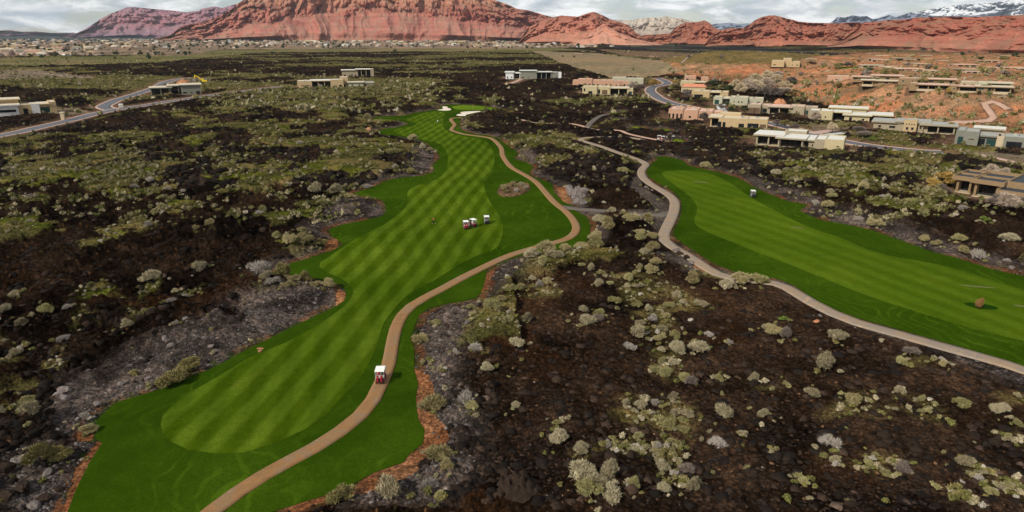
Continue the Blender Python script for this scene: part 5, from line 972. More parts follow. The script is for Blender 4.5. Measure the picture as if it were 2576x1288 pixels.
LM = {'the maroon cart on the brown path': (960, 955), 'the bottom bend of the brown path': (600, 1250), 'the hairpin of the brown path': (1450, 585), 'the rocky island in the fairway': (1290, 478), 'the walking orange golfer': (1091, 560), 'the close pair of carts': (1180, 570),
      'the dark cart on the second fairway': (1893, 496), 'the lone rusty tree on the grass': (2461, 770), 'the junction of the grey path': (1680, 545), 'the brown house with dark roofs': (2480, 500), 'the big square sage clump': (1503, 1240), 'the red dirt strip beside the rough': (1070, 1080),
      'the gravel slope above the long fairway': (640, 780), 'the red notch in the upper rough': (832, 615), 'the red notch in the lower rough': (858, 750), 'the lower end of the grey path': (2570, 935), 'the tee with golfers': (1700, 356), 'the stepped white-roofed house': (2000, 372), 'the white bunkers': (1150, 285),
      'the sandy spill below the grey path': (1760, 668), 'the bottom edge under the cinder field': (2000, 1260), 'the stacked rock bank by the left rough': (150, 1220), 'the asphalt strip beside the grey path': (2020, 745), 'the salmon pink house': (1745, 300), 'the patchy grass above the left edge': (60, 520), 'the dark lava cliff on the left': (450, 480),
      'the grassy shelf beside the fairway': (700, 520), 'the tip of the grey gravel tongue': (960, 510), 'the middle of the brown cinder field': (2050, 1030), 'the green shelf low on the right': (2500, 1080), 'the dark hollow left of the gravel': (250, 850), 'the lava hill left of the notch': (550, 650), 'the lava ridge between the fairways': (1500, 430), 'the lava right of the hairpin': (1560, 640)}
LMW = {k: G(*v) for k, v in LM.items()}
ORD = ['nearest', 'second nearest', 'third nearest', 'fourth nearest', 'fifth nearest', 'sixth nearest', 'seventh nearest', 'eighth nearest', 'ninth nearest', 'tenth nearest', 'eleventh nearest', 'twelfth nearest', 'thirteenth nearest', 'fourteenth nearest', 'fifteenth nearest', 'sixteenth nearest', 'seventeenth nearest', 'eighteenth nearest', 'nineteenth nearest', 'twentieth nearest'] + [f'{["twenty", "thirty", "forty", "fifty", "sixty", "seventy", "eighty"][i]}-{w} nearest' for i in range(7) for w in ('first', 'second', 'third', 'fourth', 'fifth', 'sixth', 'seventh', 'eighth', 'ninth')]
def label_by_landmark(objs, marks):
    """objs: (object, adjective phrase, x, y)"""
    by = {}
    for o, adj, x, y in objs:
        k = min(marks, key=lambda q: (marks[q][0] - x) ** 2 + (marks[q][1] - y) ** 2); by.setdefault((adj, k), []).append((math.hypot(marks[k][0] - x, marks[k][1] - y), o))
    for (adj, k), L in by.items():
        L.sort(key=lambda q: q[0])
        for i, (_, o) in enumerate(L): o['label'] = f'{adj}, {"the one by" if len(L) == 1 else ORD[min(i, len(ORD) - 1)] + " to"} {k}'
HERO = """g 1091 1042 70 brush_tan;g 1176 1035 55 brush_white;1104 1175 68 brush_tan;1126 1208 46 brush_tan;1079 1258 52 brush_white;986 1280 88 sage_grey;860 1272 80 brush_olive;1110 1285 40 sage_green;1405 1148 54 sage_grey;
1468 1235 74 sage_grey;1532 1232 72 sage_grey;1476 1285 74 sage_green;1538 1288 72 sage_grey;1500 1258 60 sage_grey;1298 1058 28 sage_grey;1610 1050 36 sage_grey;1648 1034 28 brush_white;1693 1015 34 sage_grey;1728 1058 38 sage_grey;1680 1092 48 sage_green;1715 1098 40 sage_green;1650 1142 28 brush_white;1590 1155 34 sage_grey;1528 1155 30 brush_white;1698 1124 22 brush_white;1665 1200 42 sage_grey;1723 1205 36 twig_purple;1668 1268 40 sage_grey;1805 1130 46 brush_white;1815 1062 54 sage_grey;1918 1050 42 sage_grey;1868 1106 10 brush_green;1573 1036 26 sage_grey;
2084 1134 50 brush_white;2417 1032 48 sage_green;2510 1052 50 sage_grey;2562 1080 38 sage_green;2417 1182 45 sage_grey;2262 1175 30 brush_tan;2267 1198 34 twig_purple;2042 1002 42 sage_grey;2532 1116 26 sage_green;2405 1250 26 sage_green;2452 1280 24 brush_tan;1947 1146 14 brush_tan;
1335 664 40 sage_grey;1395 668 48 sage_grey;1365 688 36 sage_green;1463 674 22 sage_green;1488 692 30 sage_grey;1510 702 24 sage_green;1580 716 30 sage_green;1533 724 22 sage_green;1508 735 28 sage_grey;1608 733 26 sage_grey;1578 733 20 sage_grey;1608 688 26 sage_grey;1623 664 26 sage_grey;1648 682 36 brush_tan;1638 702 38 brush_tan;1743 720 52 brush_tan;1828 736 40 sage_grey;1850 734 20 sage_grey;1863 718 56 brush_tan;1905 716 60 sage_green;1376 722 26 brush_tan;1340 715 24 sage_grey;1308 744 30 sage_green;1545 777 42 sage_green;1703 753 32 sage_grey;1763 776 34 sage_grey;1718 770 26 sage_grey;1683 780 34 sage_green;1630 792 30 sage_grey;1603 784 30 sage_green;1468 804 36 sage_grey;1508 808 30 sage_green;1475 832 46 sage_grey;1458 842 16 brush_tan;1505 822 26 twig_purple;1325 834 38 sage_grey;1298 902 46 sage_grey;1640 820 30 brush_white;1610 828 30 sage_grey;1605 857 48 sage_grey;1663 840 34 sage_grey;1698 859 40 sage_green;1658 863 36 brush_tan;1703 894 50 sage_grey;1753 888 56 sage_grey;1783 856 24 brush_white;1835 874 20 brush_white;1663 892 22 sage_grey;1665 918 36 sage_green;1695 920 28 sage_grey;1673 946 46 sage_green;1648 938 26 sage_green;1723 962 46 sage_green;1738 976 30 twig_purple;1808 964 36 sage_green;1895 968 32 sage_grey;1585 892 38 brush_white;1928 837 26 sage_grey;
1945 848 52 brush_tan;1975 856 30 twig_purple;2110 857 54 sage_grey;2074 937 72 sage_grey;2290 896 36 twig_purple;2262 920 34 sage_green;1970 808 24 brush_green;2457 658 40 brush_white;
1588 577 52 brush_tan;1528 592 48 brush_tan;1610 600 32 brush_tan;1610 620 30 sage_green;1640 604 34 brush_tan;1628 560 28 brush_tan;1538 552 34 sage_grey;1510 570 42 sage_grey;1500 603 46 brush_tan;1493 616 34 brush_tan;1463 636 48 brush_tan;1500 640 40 sage_green;1423 650 46 brush_tan;1370 652 54 brush_tan;1345 652 40 brush_tan;1640 648 38 brush_tan;1568 441 36 sage_green;1575 421 18 sage_green;1595 412 14 brush_tan;1518 439 16 twig_purple;1450 502 26 sage_grey;1300 376 28 brush_tan;
1054 865 44 brush_tan;711 714 52 brush_olive;744 724 36 brush_tan;768 719 46 brush_olive;794 737 32 brush_tan;829 733 40 brush_tan;727 742 30 brush_tan;660 716 50 brush_white;690 742 40 brush_white;640 700 40 brush_white;672 730 44 sage_grey;1239 815 50 sage_green;1194 827 20 brush_tan;1184 794 22 sage_green;1276 754 16 brush_tan;1194 922 38 brush_white;1148 914 28 brush_white;1110 946 16 sage_green;1226 964 40 sage_grey;
382 716 56 sage_grey;45 764 30 sage_grey;165 879 32 brush_white;325 843 40 sage_grey;172 802 26 brush_white;125 812 46 sage_green;18 820 40 sage_grey;45 910 34 sage_grey;75 894 20 brush_tan;462 760 30 brush_white;447 834 26 brush_white;437 798 24 brush_white;482 938 76 brush_olive;435 974 76 brush_olive;332 954 16 brush_tan;505 694 44 sage_grey;
217 1058 34 brush_white;100 1185 74 brush_olive;147 1166 74 brush_olive;87 1086 54 sage_grey;222 1092 44 brush_tan;10 1080 34 sage_grey;
75 508 26 brush_white;95 518 20 sage_grey;342 484 24 brush_white;378 471 22 brush_white;422 490 20 brush_white;464 500 14 brush_white;516 438 20 brush_tan;489 428 15 brush_tan;485 438 14 brush_white;532 590 26 brush_tan;131 417 18 sage_green;410 541 30 sage_green;392 553 34 sage_green;222 470 26 sage_green;25 451 34 sage_grey;292 463 22 sage_grey;
923 476 28 brush_white;994 435 18 brush_white;1029 442 44 brush_olive;844 502 46 sage_grey;879 508 28 brush_tan;794 505 50 sage_grey;989 398 40 sage_green;1041 365 28 brush_tan;1044 392 20 brush_tan;1064 382 24 sage_grey;1081 384 22 sage_grey;699 612 32 sage_green;759 604 26 sage_green;769 635 48 brush_tan;806 630 48 brush_olive;735 640 40 brush_tan;900 456 12 sage_grey;756 382 16 brush_white;849 362 28 sage_green;
1268 482 20 brush_tan;1290 474 22 brush_tan;1312 474 18 sage_grey;1300 488 20 brush_white;1322 480 14 brush_white;1276 490 14 brush_tan;
2167 502 30 brush_tan;2086 500 20 sage_grey;2170 487 28 sage_grey;2145 485 28 sage_green;2052 518 22 brush_white;2092 515 28 sage_green;2197 577 44 brush_tan;2157 564 24 brush_white;2080 537 36 brush_tan;2227 527 28 sage_grey;2220 513 20 brush_white;2317 562 34 sage_green;2282 537 20 sage_green;2417 549 24 brush_white;2407 622 38 sage_green;2422 646 38 brush_tan;2352 626 30 brush_tan;2324 616 30 brush_tan;2532 618 50 sage_grey;2474 577 26 brush_green;2124 435 14 brush_tan;2004 447 18 sage_grey;1972 445 18 sage_grey;1950 456 26 sage_grey;2082 467 20 sage_green;2420 512 18 brush_green;2194 360 22 brush_green;1773 427 28 brush_tan;1370 301 16 brush_green;
1200 330 18 brush_olive;1175 312 22 brush_olive;1362 312 14 sage_grey;950 292 22 brush_tan;925 300 22 brush_tan;1020 272 16 brush_olive;1075 260 12 brush_olive"""
ADJ = {'sage_grey': 'silver-grey sagebrush', 'sage_green': 'grey-green sagebrush', 'brush_tan': 'pale straw-coloured bush', 'brush_olive': 'olive rounded bush', 'brush_white': 'bleached twiggy bush', 'brush_green': 'bright green bush', 'twig_purple': 'leafless brownish bush', 'willow_gold': 'golden willow'}
NAMES = {'sage_grey': 'sagebrush', 'sage_green': 'sagebrush', 'brush_tan': 'rabbitbrush', 'brush_olive': 'rabbitbrush', 'brush_white': 'dry_bush', 'brush_green': 'green_bush', 'twig_purple': 'dry_bush', 'willow_gold': 'willow_bush'}
shr = []
def ground_at(x, y, sink=.0): h, _c, _g, _f = cover(np.array([x]), np.array([y])); return float(Hs(x, y) + max(h[0], -.05)) - sink
def put_bush(u, v, w, kind, i, adjx=''):
    x, y, z = hit(u, v - w * .10) if v > 330 else hit(u, v); s = pxm(x, y, z); W = w * 1.0 / s
    o = bpy.data.objects.new(NAMES[kind], plant_mesh(kind, i % 4)); COL.objects.link(o); o.location = (x, y, ground_at(x, y, .05 * W)); o.rotation_euler = (0, 0, i * 1.7); hz = 1.0 + .25 * math.sin(i * 3.1)
    o.scale = (W, W * (.85 + .2 * math.sin(i)), W * hz * (.95 if W < 4 else .8)); size = 'broad' if W > 3.2 else 'small' if W < 1.5 else 'middling'
    tag(o, cat='shrub', group='shrubs on the lava'); shr.append((o, f'{size} {ADJ[kind]}', x, y)); return o
taken = []
for i, ln in enumerate(q for q in HERO.replace('\n', '').replace('g 1', '1').split(';') if q.strip()):
    u, v, w, k = ln.split(); o = put_bush(float(u), float(v), float(w), k, i); taken.append((o.location.x, o.location.y, o.scale.x))
# the remaining places up to 300 go to the patches near the camera
cand = 0; rng = random.Random(5)
while len(shr) < 300 and cand < 9000:
    cand += 1; u = rng.uniform(-10, 2586); v = 1290 - 760 * rng.random() ** 1.5; x, y = G(u, v)
    h, c, g, f = cover(np.array([x]), np.array([y]))
    if f[0] < 1.2 or rng.random() > (.012 + .95 * g[0]) * (1 if v > 700 else .5): continue
    if any((x - a) ** 2 + (y - b_) ** 2 < (1.1 + s_ * .6) ** 2 for a, b_, s_ in taken): continue
    W = rng.uniform(1.0, 2.4); k = rng.choice(['sage_grey', 'sage_green', 'sage_green', 'sage_grey', 'brush_white', 'brush_tan']); o = put_bush(u, v, W * pxm(x, y, 0) / 1.12, k, cand); taken.append((x, y, W))
label_by_landmark(shr, LMW)
# boulders
def rock_mesh(k, mat):
    r_ = np.random.default_rng(k); bm = bmesh.new(); bmesh.ops.create_icosphere(bm, subdivisions=3, radius=.5)
    pl = [(Vector(r_.normal(size=3)).normalized(), r_.uniform(.28, .42)) for _ in range(11)]
    for v in bm.verts:
        for n, d in pl:
            q = v.co.dot(n)
            if q > d: v.co -= n * (q - d) * .9
        v.co *= 1 + .06 * r_.normal()
    me = bpy.data.meshes.new('boulder'); bm.to_mesh(me); bm.free(); me.materials.append(MATS[mat]); return me
RK = {}
rocks = []
x_, y_ = G(1302, 1262); mound('lava_outcrop', 'rugged brown lava outcrop at the bottom edge beside the square sage clump', 'rock', x_, y_, ground_at(x_, y_) - .1, 4.6, 4.2, 1.5, 'lava_rock', 12, sharp=.7)
x_, y_ = G(1456, 497); mound('lava_outcrop', 'pale grey rock outcrop where the brown path bends by the rough', 'rock', x_, y_, ground_at(x_, y_) - .2, 5.5, 7.0, 2.4, 'pale_rock', 13, sharp=.7)
for i, (u, v, w, mt) in enumerate([(1144,1082,12,'pale_rock'),(1147,1090,9,'pale_rock'),(2062,796,10,'pale_rock'),(2052,812,13,'orange_rock'),(1440,492,34,'pale_rock'),(1468,500,30,'pale_rock'),(1460,515,34,'pale_rock'),(1448,505,26,'pale_rock'),(1432,480,22,'pale_rock'),
    (165,998,34,'pale_rock'),(150,1008,24,'pale_rock'),(168,1020,26,'pale_rock'),(245,1025,20,'pale_rock'),(308,978,16,'pale_rock'),(120,1200,22,'pale_rock'),(60,1240,40,'lava_rock'),(110,1262,34,'lava_rock'),(20,1205,36,'lava_rock'),(85,1280,34,'pale_rock'),(150,1235,22,'lava_rock'),(928,333,13,'orange_rock'),(1712,640,18,'lava_rock'),(1700,632,16,'pale_rock'),(1726,650,20,'lava_rock'),
    (1740,662,14,'pale_rock'),(470,822,16,'pale_rock'),(432,888,18,'pale_rock'),(418,868,16,'pale_rock'),(534,885,16,'pale_rock'),(375,962,14,'pale_rock'),(560,1000,0,'x'),(1626,478,9,'pale_rock'),(1640,482,7,'pale_rock'),(2440,650,14,'lava_rock'),(2530,668,16,'pale_rock'),(2545,680,14,'pale_rock'),(655,885,11,'orange_rock'),(20,1265,44,'lava_rock'),(50,1180,26,'pale_rock')]):
    if not w: continue
    x, y, z = hit(u, v); W = w / pxm(x, y, z) * 1.1; key = (i % 7, mt)
    if key not in RK: RK[key] = rock_mesh(i % 7, mt)
    o = bpy.data.objects.new('boulder', RK[key]); COL.objects.link(o); o.location = (x, y, ground_at(x, y) + W * .12); o.rotation_euler = (.4 * math.sin(i), .3 * math.cos(i * 2), i); o.scale = (W * 1.2, W * .9, W * .75)
    tag(o, cat='boulder', group='boulders on the lava'); rocks.append((o, ('large ' if W > 1.6 else 'small ') + {'lava_rock': 'dark lava boulder', 'pale_rock': 'pale grey-pink boulder', 'orange_rock': 'orange sandstone boulder'}[mt], x, y))
label_by_landmark(rocks, LMW)
# trees
TR = {}
def tree(u, v, hpx, wpx, mat, label, group=None, name='tree', dense=1.0, z=None, cat='tree'):
    x, y, zz = hit(u, v); s = pxm(x, y, zz); k_ = 1.08 if mat in ('brush_tan', 'brush_white', 'twig_purple') else 1.0; Hh = hpx / s * 1.05 * k_; W = wpx / s * k_
    rg = np.random.default_rng(int(u) % 4 + 40); mat = {'brush_tan': 'tree_pale', 'brush_white': 'tree_grey'}.get(mat, mat); key = (mat, int(u) % 4)
    if key not in TR:
        bare = mat in ('twig_purple', 'tree_grey', 'tree_pale', 'tree_rust')
        V, Fc = lumpy(rg, lobes=15, nl=3200 if not bare else 3600, leaf=.05 if not bare else .065, spread=.36, hgt=.95, core=not bare, sliver=1 if not bare else 2.0, up=.3)
        cm = np_mesh('crown', V, Fc, [mat]); mb = MB(); mb.tube((0, 0, -.15), (.02, .01, .28), .035, .026, 'bark')
        rgg = random.Random(int(u))
        for k in range(6): a = k * 1.05; q = (.02 + .26 * math.cos(a), .01 + .26 * math.sin(a), .45 + .25 * rgg.random()); mb.tube((.02, .01, .22), q, .018, .008, 'bark', 6)
        tm = bpy.data.meshes.new('trunk'); tm.from_pydata(mb.v, [], mb.f); tm.materials.append(MATS['bark']); TR[key] = (cm, tm)
    t = empty(name, (x, y, zz + .05), u); t.scale = (W, W, Hh); tag(t, label, cat, group)
    for nm, me in (('crown', TR[key][0]), ('trunk', TR[key][1])):
        o = bpy.data.objects.new(nm, me); COL.objects.link(o); o.parent = t
        if nm == 'crown': o.location = (0, 0, .08)
    return (t, x, y)
tree(2461, 779, 30, 22, 'tree_rust', 'small rusty orange tree alone on the second fairway', name='young_tree')
tl = []
for u, v, h_, w, mt, nm in [(2377,470,42,66,'willow_gold','golden leafing'),(2345,480,36,50,'willow_gold','golden leafing'),(2362,492,26,44,'twig_purple','bare'),(2507,528,38,44,'twig_purple','bare'),(2533,532,44,60,'brush_white','bare'),(2556,526,36,40,'twig_purple','bare'),(2490,450,32,38,'brush_white','bare'),(2517,454,30,34,'brush_white','bare'),(2470,455,26,30,'brush_white','bare'),
    (1643,218,20,26,'willow_gold','golden leafing'),(1632,216,16,20,'brush_olive','olive'),(1700,212,12,22,'willow_gold','golden leafing'),(1608,232,22,26,'twig_purple','bare'),(1590,228,20,24,'brush_white','bare'),(1600,212,12,16,'brush_tan','bare'),(1740,212,14,26,'tree_dark','dark green'),(1790,216,14,22,'tree_dark','dark green'),(1800,220,14,24,'tree_dark','dark green'),
    (1862,240,26,34,'brush_tan','bare'),(1885,236,30,38,'brush_white','bare'),(1905,232,28,36,'brush_tan','bare'),(1925,228,30,40,'brush_white','bare'),(1945,222,30,38,'brush_tan','bare'),(1880,222,26,36,'brush_white','bare'),(1905,214,26,40,'brush_tan','bare'),(1930,206,24,36,'brush_tan','bare'),(1955,204,22,34,'brush_white','bare'),(1925,246,26,40,'twig_purple','bare'),(1950,248,24,38,'twig_purple','bare'),(1972,240,22,34,'brush_white','bare'),(1850,226,22,30,'brush_tan','bare'),(1835,232,18,26,'tree_dark','dark green'),(1975,226,20,30,'brush_tan','bare'),(1990,214,18,28,'twig_purple','bare'),
    (1838,284,16,20,'tree_dark','dark green'),(1843,279,18,16,'brush_olive','olive'),(1872,286,18,22,'tree_dark','dark green'),(1884,283,16,16,'brush_green','bright green'),(1770,306,20,26,'twig_purple','bare'),(1704,306,12,14,'tree_dark','dark green'),(1668,286,10,12,'brush_olive','olive'),
    (2115,330,26,34,'brush_olive','olive'),(2140,328,26,36,'brush_olive','olive'),(2093,334,24,24,'brush_tan','bare'),(2160,338,22,34,'twig_purple','bare'),(2168,350,22,36,'twig_purple','bare'),(2050,308,24,28,'brush_white','bare'),(2068,314,14,16,'tree_dark','dark green'),(2155,320,16,18,'tree_dark','dark green'),(2390,334,26,40,'brush_olive','olive'),(2372,334,18,26,'willow_gold','golden leafing'),(1975,322,22,32,'brush_olive','olive'),(1955,318,16,26,'twig_purple','bare'),(1998,330,18,22,'twig_purple','bare'),(2425,350,14,20,'brush_green','bright green'),
    (2200,216,14,26,'brush_olive','olive'),(2318,212,16,22,'brush_olive','olive'),(2386,239,20,18,'willow_gold','golden leafing'),(2326,210,14,26,'willow_gold','golden leafing'),(2476,224,14,34,'brush_olive','olive'),(2500,226,12,16,'brush_olive','olive'),(2462,240,12,12,'tree_dark','dark green'),(2540,242,10,14,'tree_dark','dark green'),(2110,222,14,24,'brush_olive','olive'),(2080,212,10,18,'brush_tan','bare'),
    (2040,162,16,30,'brush_tan','bare'),(2110,172,14,34,'brush_olive','olive'),(2130,170,12,26,'twig_purple','bare'),(2160,158,8,14,'tree_dark','dark green'),(2265,155,8,14,'tree_dark','dark green'),(2310,155,7,10,'tree_dark','dark green'),(2300,163,6,10,'tree_dark','dark green'),(520,232,10,16,'brush_olive','olive'),(425,242,10,18,'willow_gold','golden leafing'),(740,216,10,26,'tree_dark','dark green'),(806,224,10,14,'brush_white','bare'),(872,208,12,8,'tree_dark','dark green'),(1684,350,18,12,'twig_purple','spiky palm-like')]:
    t, x, y = tree(u, v, h_, w, mt, None, 'trees among the houses'); tl.append((t, f'{nm} tree', x, y))
HM = {' '.join(h[1].split(' with ')[0].split(' at ')[0].split(' beside')[0].split(' beneath')[0].split(' behind')[0].split(' standing')[0].split(' highest')[0].split(' above')[0].split(' on the')[0].split(' far ')[0].split()[:7]): (h[2], h[3]) for h in HOUSES}
label_by_landmark(tl, {('the ' + k): v for k, v in HM.items()})
# ------------------------------------------------------------------ the far town and the red suburb: small houses and trees, one object each
def small_house(k, flat):
    mb = MB(); rg = random.Random(k); w, d = rg.uniform(14, 22), rg.uniform(10, 14); h_ = rg.uniform(3.2, 4.4)
    wall = rg.choice(['stucco_white', 'stucco_cream', 'stucco_tan', 'stucco_pink']); roof = rg.choice(['stucco_tan', 'roof_pink', 'stucco_pink', 'stucco_taupe', 'roof_cream']) if not flat else rg.choice(['roof_pink', 'roof_cream', 'stucco_taupe', 'stucco_brown'])
    if flat: wall = rg.choice(['stucco_taupe', 'stucco_brown', 'stucco_pink']); w *= 1.5
    if flat:
        mb.box(-w / 2, w / 2, 0, d, -1, h_, wall).box(-w / 2 - .7, w / 2 + .7, -.9, d + .7, h_, h_ + .5, roof).box(-w / 5, w / 2.6, d * .3, d * 1.3, -1, h_ + 1.3, wall)
        for q in range(3): mb.box(-w * .4 + q * w * .28, -w * .4 + q * w * .28 + w * .2, -.08, 0, .4, h_ - .5, 'glass_dark')
    else:
        mb.box(-w / 2, w / 2, 0, d, -1, h_, wall); mb.box(-w / 2 - .6, w / 2 + .6, -.6, d + .6, h_, h_ + 2.4, roof, top=(3.5, d * .45)); mb.box(w * .15, w * .5, -4, 0, -1, h_ - .3, wall).box(w * .12, w * .53, -4.5, .2, h_ - .3, h_ + 1.6, roof, top=(w * .15, 1.2))
        for q in range(3): mb.box(-w * .42 + q * w * .18, -w * .42 + q * w * .18 + 1.5, -.06, 0, 1, 2.3, 'glass_dark')
        mb.box(w * .2, w * .2 + 4.5, -4.06, -4, 0, 2.4, 'door_wood')
    me = bpy.data.meshes.new('small_house'); me.from_pydata(mb.v, [], mb.f); me.polygons.foreach_set('material_index', mb.m)
    for m_ in mb.mats: me.materials.append(MATS[m_])
    return me, wall, roof
cn = {'x': 'x', 'stucco_white': 'white', 'stucco_cream': 'cream', 'stucco_tan': 'tan', 'stucco_pink': 'pink', 'stucco_taupe': 'grey-brown', 'stucco_brown': 'brown', 'roof_cream': 'cream', 'roof_pink': 'pinkish', 'roof_white': 'white'}
SH = [small_house(k, False) for k in range(12)]; SF = [small_house(k + 20, True) for k in range(8)]
TM = {'the purple mountain foot': G(420, 103), 'the left edge of the town': G(30, 120), 'the tan field': G(380, 132), 'the red mountain foot': G(700, 106), 'the town centre': G(560, 112), 'the green field by the town': G(60, 140), 'the middle of the mountain foot': G(1000, 106), 'the right end of the town strip': G(1300, 107),
      'the pale plain': G(1500, 135), 'the canyon mouth': G(2080, 128), 'the long mesa foot': G(2350, 140), 'the ridge above the street': G(2300, 175), 'the far right suburb': G(2540, 160), 'the dark lava band': G(1800, 125), 'the distant lawns': G(2150, 172), 'the cottonwoods': G(1930, 165)}
hs = []; rg = random.Random(77)
def put_small(u, v, me, wall, roof, nm='small_house', grp='small houses of the far town', sc=1.0, adj=''):
    x, y = G(u, v); z = float(Hs(x, y)); x, y = G(u, v, z); z = float(Hs(x, y))
    o = bpy.data.objects.new(nm, me); COL.objects.link(o); o.location = (x, y, z + .2); o.rotation_euler = (0, 0, rg.uniform(-.5, .5) - math.atan2(x, y)); o.scale = (sc,) * 3; tag(o, cat='house', group=grp)
    hs.append((o, f'{adj}{cn[wall]} house with {cn.get(roof, "plain")} roof', x, y))
for _ in range(232):
    while True:
        q = rg.random()
        if q < .52: u, v = rg.uniform(0, 620), 100 + 42 * rg.random() ** 1.3
        elif q < .80: u, v = rg.uniform(560, 1340), rg.uniform(102.5, 116)
        else: u, v = rg.uniform(1180, 1560), rg.uniform(108, 120)
        if q < .52 and u > 250 and v > 118 + (u - 250) * -.02 + rg.uniform(-4, 6): continue
        break
    me, wl, rf = rg.choice(SH); put_small(u, v, me, wl, rf, sc=rg.uniform(.9, 1.5) * (.6 if u > 1180 else 1))
for _ in range(44):
    q = rg.random()
    if q < .35: u, v = rg.uniform(1450, 1960), rg.uniform(129, 150)
    else: u, v = rg.uniform(2180, 2590), rg.uniform(143, 190)
    if 1400 < u < 1640 and v > 140: v -= 10
    me, wl, rf = rg.choice(SF); put_small(u, v, me, wl, rf, 'small_house', 'low houses of the red suburb', rg.uniform(.42, .62), 'low flat ')
label_by_landmark(hs, TM)
ts = []
def small_tree(k, mat):
    V, Fc = lumpy(np.random.default_rng(k), lobes=6, nl=160, leaf=.14, spread=.25, hgt=.9); return np_mesh('town_tree', V, Fc, [mat])
STM = [(small_tree(k, mt), nm) for k, (mt, nm) in enumerate([('tree_dark', 'dark green'), ('tree_dark', 'dark green'), ('tree_dark', 'dark evergreen'), ('twig_purple', 'leafless'), ('brush_olive', 'olive'), ('brush_tan', 'pale')])]
for _ in range(290):
    q = rg.random()
    if q < .5: u, v = rg.uniform(0, 900), 100 + 40 * rg.random() ** 1.4
    elif q < .7: u, v = rg.uniform(900, 1600), rg.uniform(103, 122)
    else: u, v = rg.uniform(1650, 2590), rg.uniform(132, 200)
    if q < .5 and u > 420 and v > 122: v = rg.uniform(101, 120)
    far = v < 124; me, nm = STM[rg.randrange(3)] if far else STM[rg.choice([0, 3, 3, 4, 4, 5])]
    x, y = G(u, v); z = float(Hs(x, y)); x, y = G(u, v, z); o = bpy.data.objects.new('town_tree', me); COL.objects.link(o); w = rg.uniform(7, 16) if far else rg.uniform(4, 8); o.location = (x, y, float(Hs(x, y))); o.scale = (w, w, w * rg.uniform(.7, 1.1)); o.rotation_euler = (0, 0, rg.uniform(0, 6)); tag(o, cat='tree', group='trees of the town and suburb'); ts.append((o, f'{nm} tree', x, y))
label_by_landmark(ts, {k + ' trees': v for k, v in TM.items()})
# beyond the counted houses the town goes on as one mass
# ------------------------------------------------------------------ scrub and stones that nobody could count
def scatter(name, n, u_rng,  v_rng, protos, wr, prob, mat, seed, tint, label, vpow=1.0, minfeat=.8, stone=False, at=None):
    rg = np.random.default_rng(seed); U = rg.uniform(*u_rng, n); V = v_rng[0] + (v_rng[1] - v_rng[0]) * rg.random(n) ** vpow
    dx, dy, dz = ray(U, V); Z = np.zeros(n)
    for _ in range(14): t = (Z - CH) / dz; Z = .5 * Z + .5 * Hs(dx * t, dy * t)
    t = (Z - CH) / dz; x = dx * t; y = dy * t
    if at is not None: x, y = at[:, 0], at[:, 1]; U, V = chart(x, y)
    h, c, g, f = cover(x, y, not stone); pr = prob(U, V, x, y, g, c)
    ok = (f > minfeat) & (rg.random(len(x)) < pr); x, y, h, g, U, V = x[ok], y[ok], h[ok], g[ok], U[ok], V[ok]; m_ = len(x)
    W = rg.uniform(*wr, m_) * rg.uniform(.7, 1.2, m_); z = Hs(x, y) + h - .08 * W; rot = rg.uniform(0, 6.28, m_); col = tint(rg, U, V, x, y, g, m_)
    Vs = []; Fs = []; Cs = []; n0 = 0; pid = rg.integers(0, len(protos), m_)
    for k, (PV, PF) in enumerate(protos):
        s = np.where(pid == k)[0]
        if not len(s): continue
        c_, s_ = np.cos(rot[s])[:, None], np.sin(rot[s])[:, None]; w = W[s][:, None]; hz = rg.uniform(.75, 1.2, (len(s), 1))
        vx = x[s][:, None] + w * (PV[None, :, 0] * c_ - PV[None, :, 1] * s_); vy = y[s][:, None] + w * (PV[None, :, 0] * s_ + PV[None, :, 1] * c_); vz = z[s][:, None] + w * hz * PV[None, :, 2]
        Vs.append(np.stack([vx, vy, vz], -1).reshape(-1, 3).astype(np.float32)); Fs.append((PF[None] + (np.arange(len(s)) * len(PV))[:, None, None]).reshape(-1, 3) + n0); Cs.append(np.repeat(col[s], len(PV), 0)); n0 += len(s) * len(PV)
    o = link(name, np_mesh(name, np.vstack(Vs), np.vstack(Fs), [mat], np.vstack(Cs))); tag(o, label, kind='stuff'); return m_
PR = [lumpy(np.random.default_rng(300 + k), lobes=5, nl=150, leaf=.12, spread=.26, hgt=.6) for k in range(5)]
PM = [lumpy(np.random.default_rng(320 + k), lobes=2, nl=40, leaf=.2, spread=.2, hgt=.6) for k in range(5)]
PFs = [lumpy(np.random.default_rng(340 + k), lobes=1, nl=14, leaf=.3, spread=.12, hgt=.5) for k in range(5)]
def pick(rg, n, pal, w): return np.array(pal)[rg.choice(len(pal), n, p=np.array(w) / sum(w))] * rg.uniform(.75, 1.25, (n, 1))
PAL = [(.32, .27, .165), (.25, .22, .10), (.15, .145, .045), (.42, .36, .24), (.48, .43, .36), (.21, .18, .065)]
def tint_s(rg, U, V, x, y, g, n): return pick(rg, n, PAL, [3, 4, 3, 1.2, .5, 1.5])
def tint_m(rg, U, V, x, y, g, n): return pick(rg, n, [(.28, .24, .135), (.20, .18, .072), (.11, .115, .032), (.40, .34, .21), (.46, .40, .30)], [3, 4, 3, 1, .35])
def p_near(U, V, x, y, g, c): cl = sstep(.42, .62, fbm(x / 6, y / 6, 201, 2)); return np.clip(.005 + .85 * g * cl, 0, 1)
def p_mid(U, V, x, y, g, c): cl = sstep(.45, .62, fbm(x / 8, y / 8, 202, 3)); edge = g * (1 - g) * 4; return np.clip(.03 + .42 * g * cl + .25 * edge, 0, 1)
def p_far(U, V, x, y, g, c): return np.clip(.026 + .38 * g * sstep(.4, .6, fbm(x / 14, y / 14, 203, 3)) + .05 * (c[:, 0] > .12), 0, 1) * np.where(inside(TANF, U, V), .05, 1)
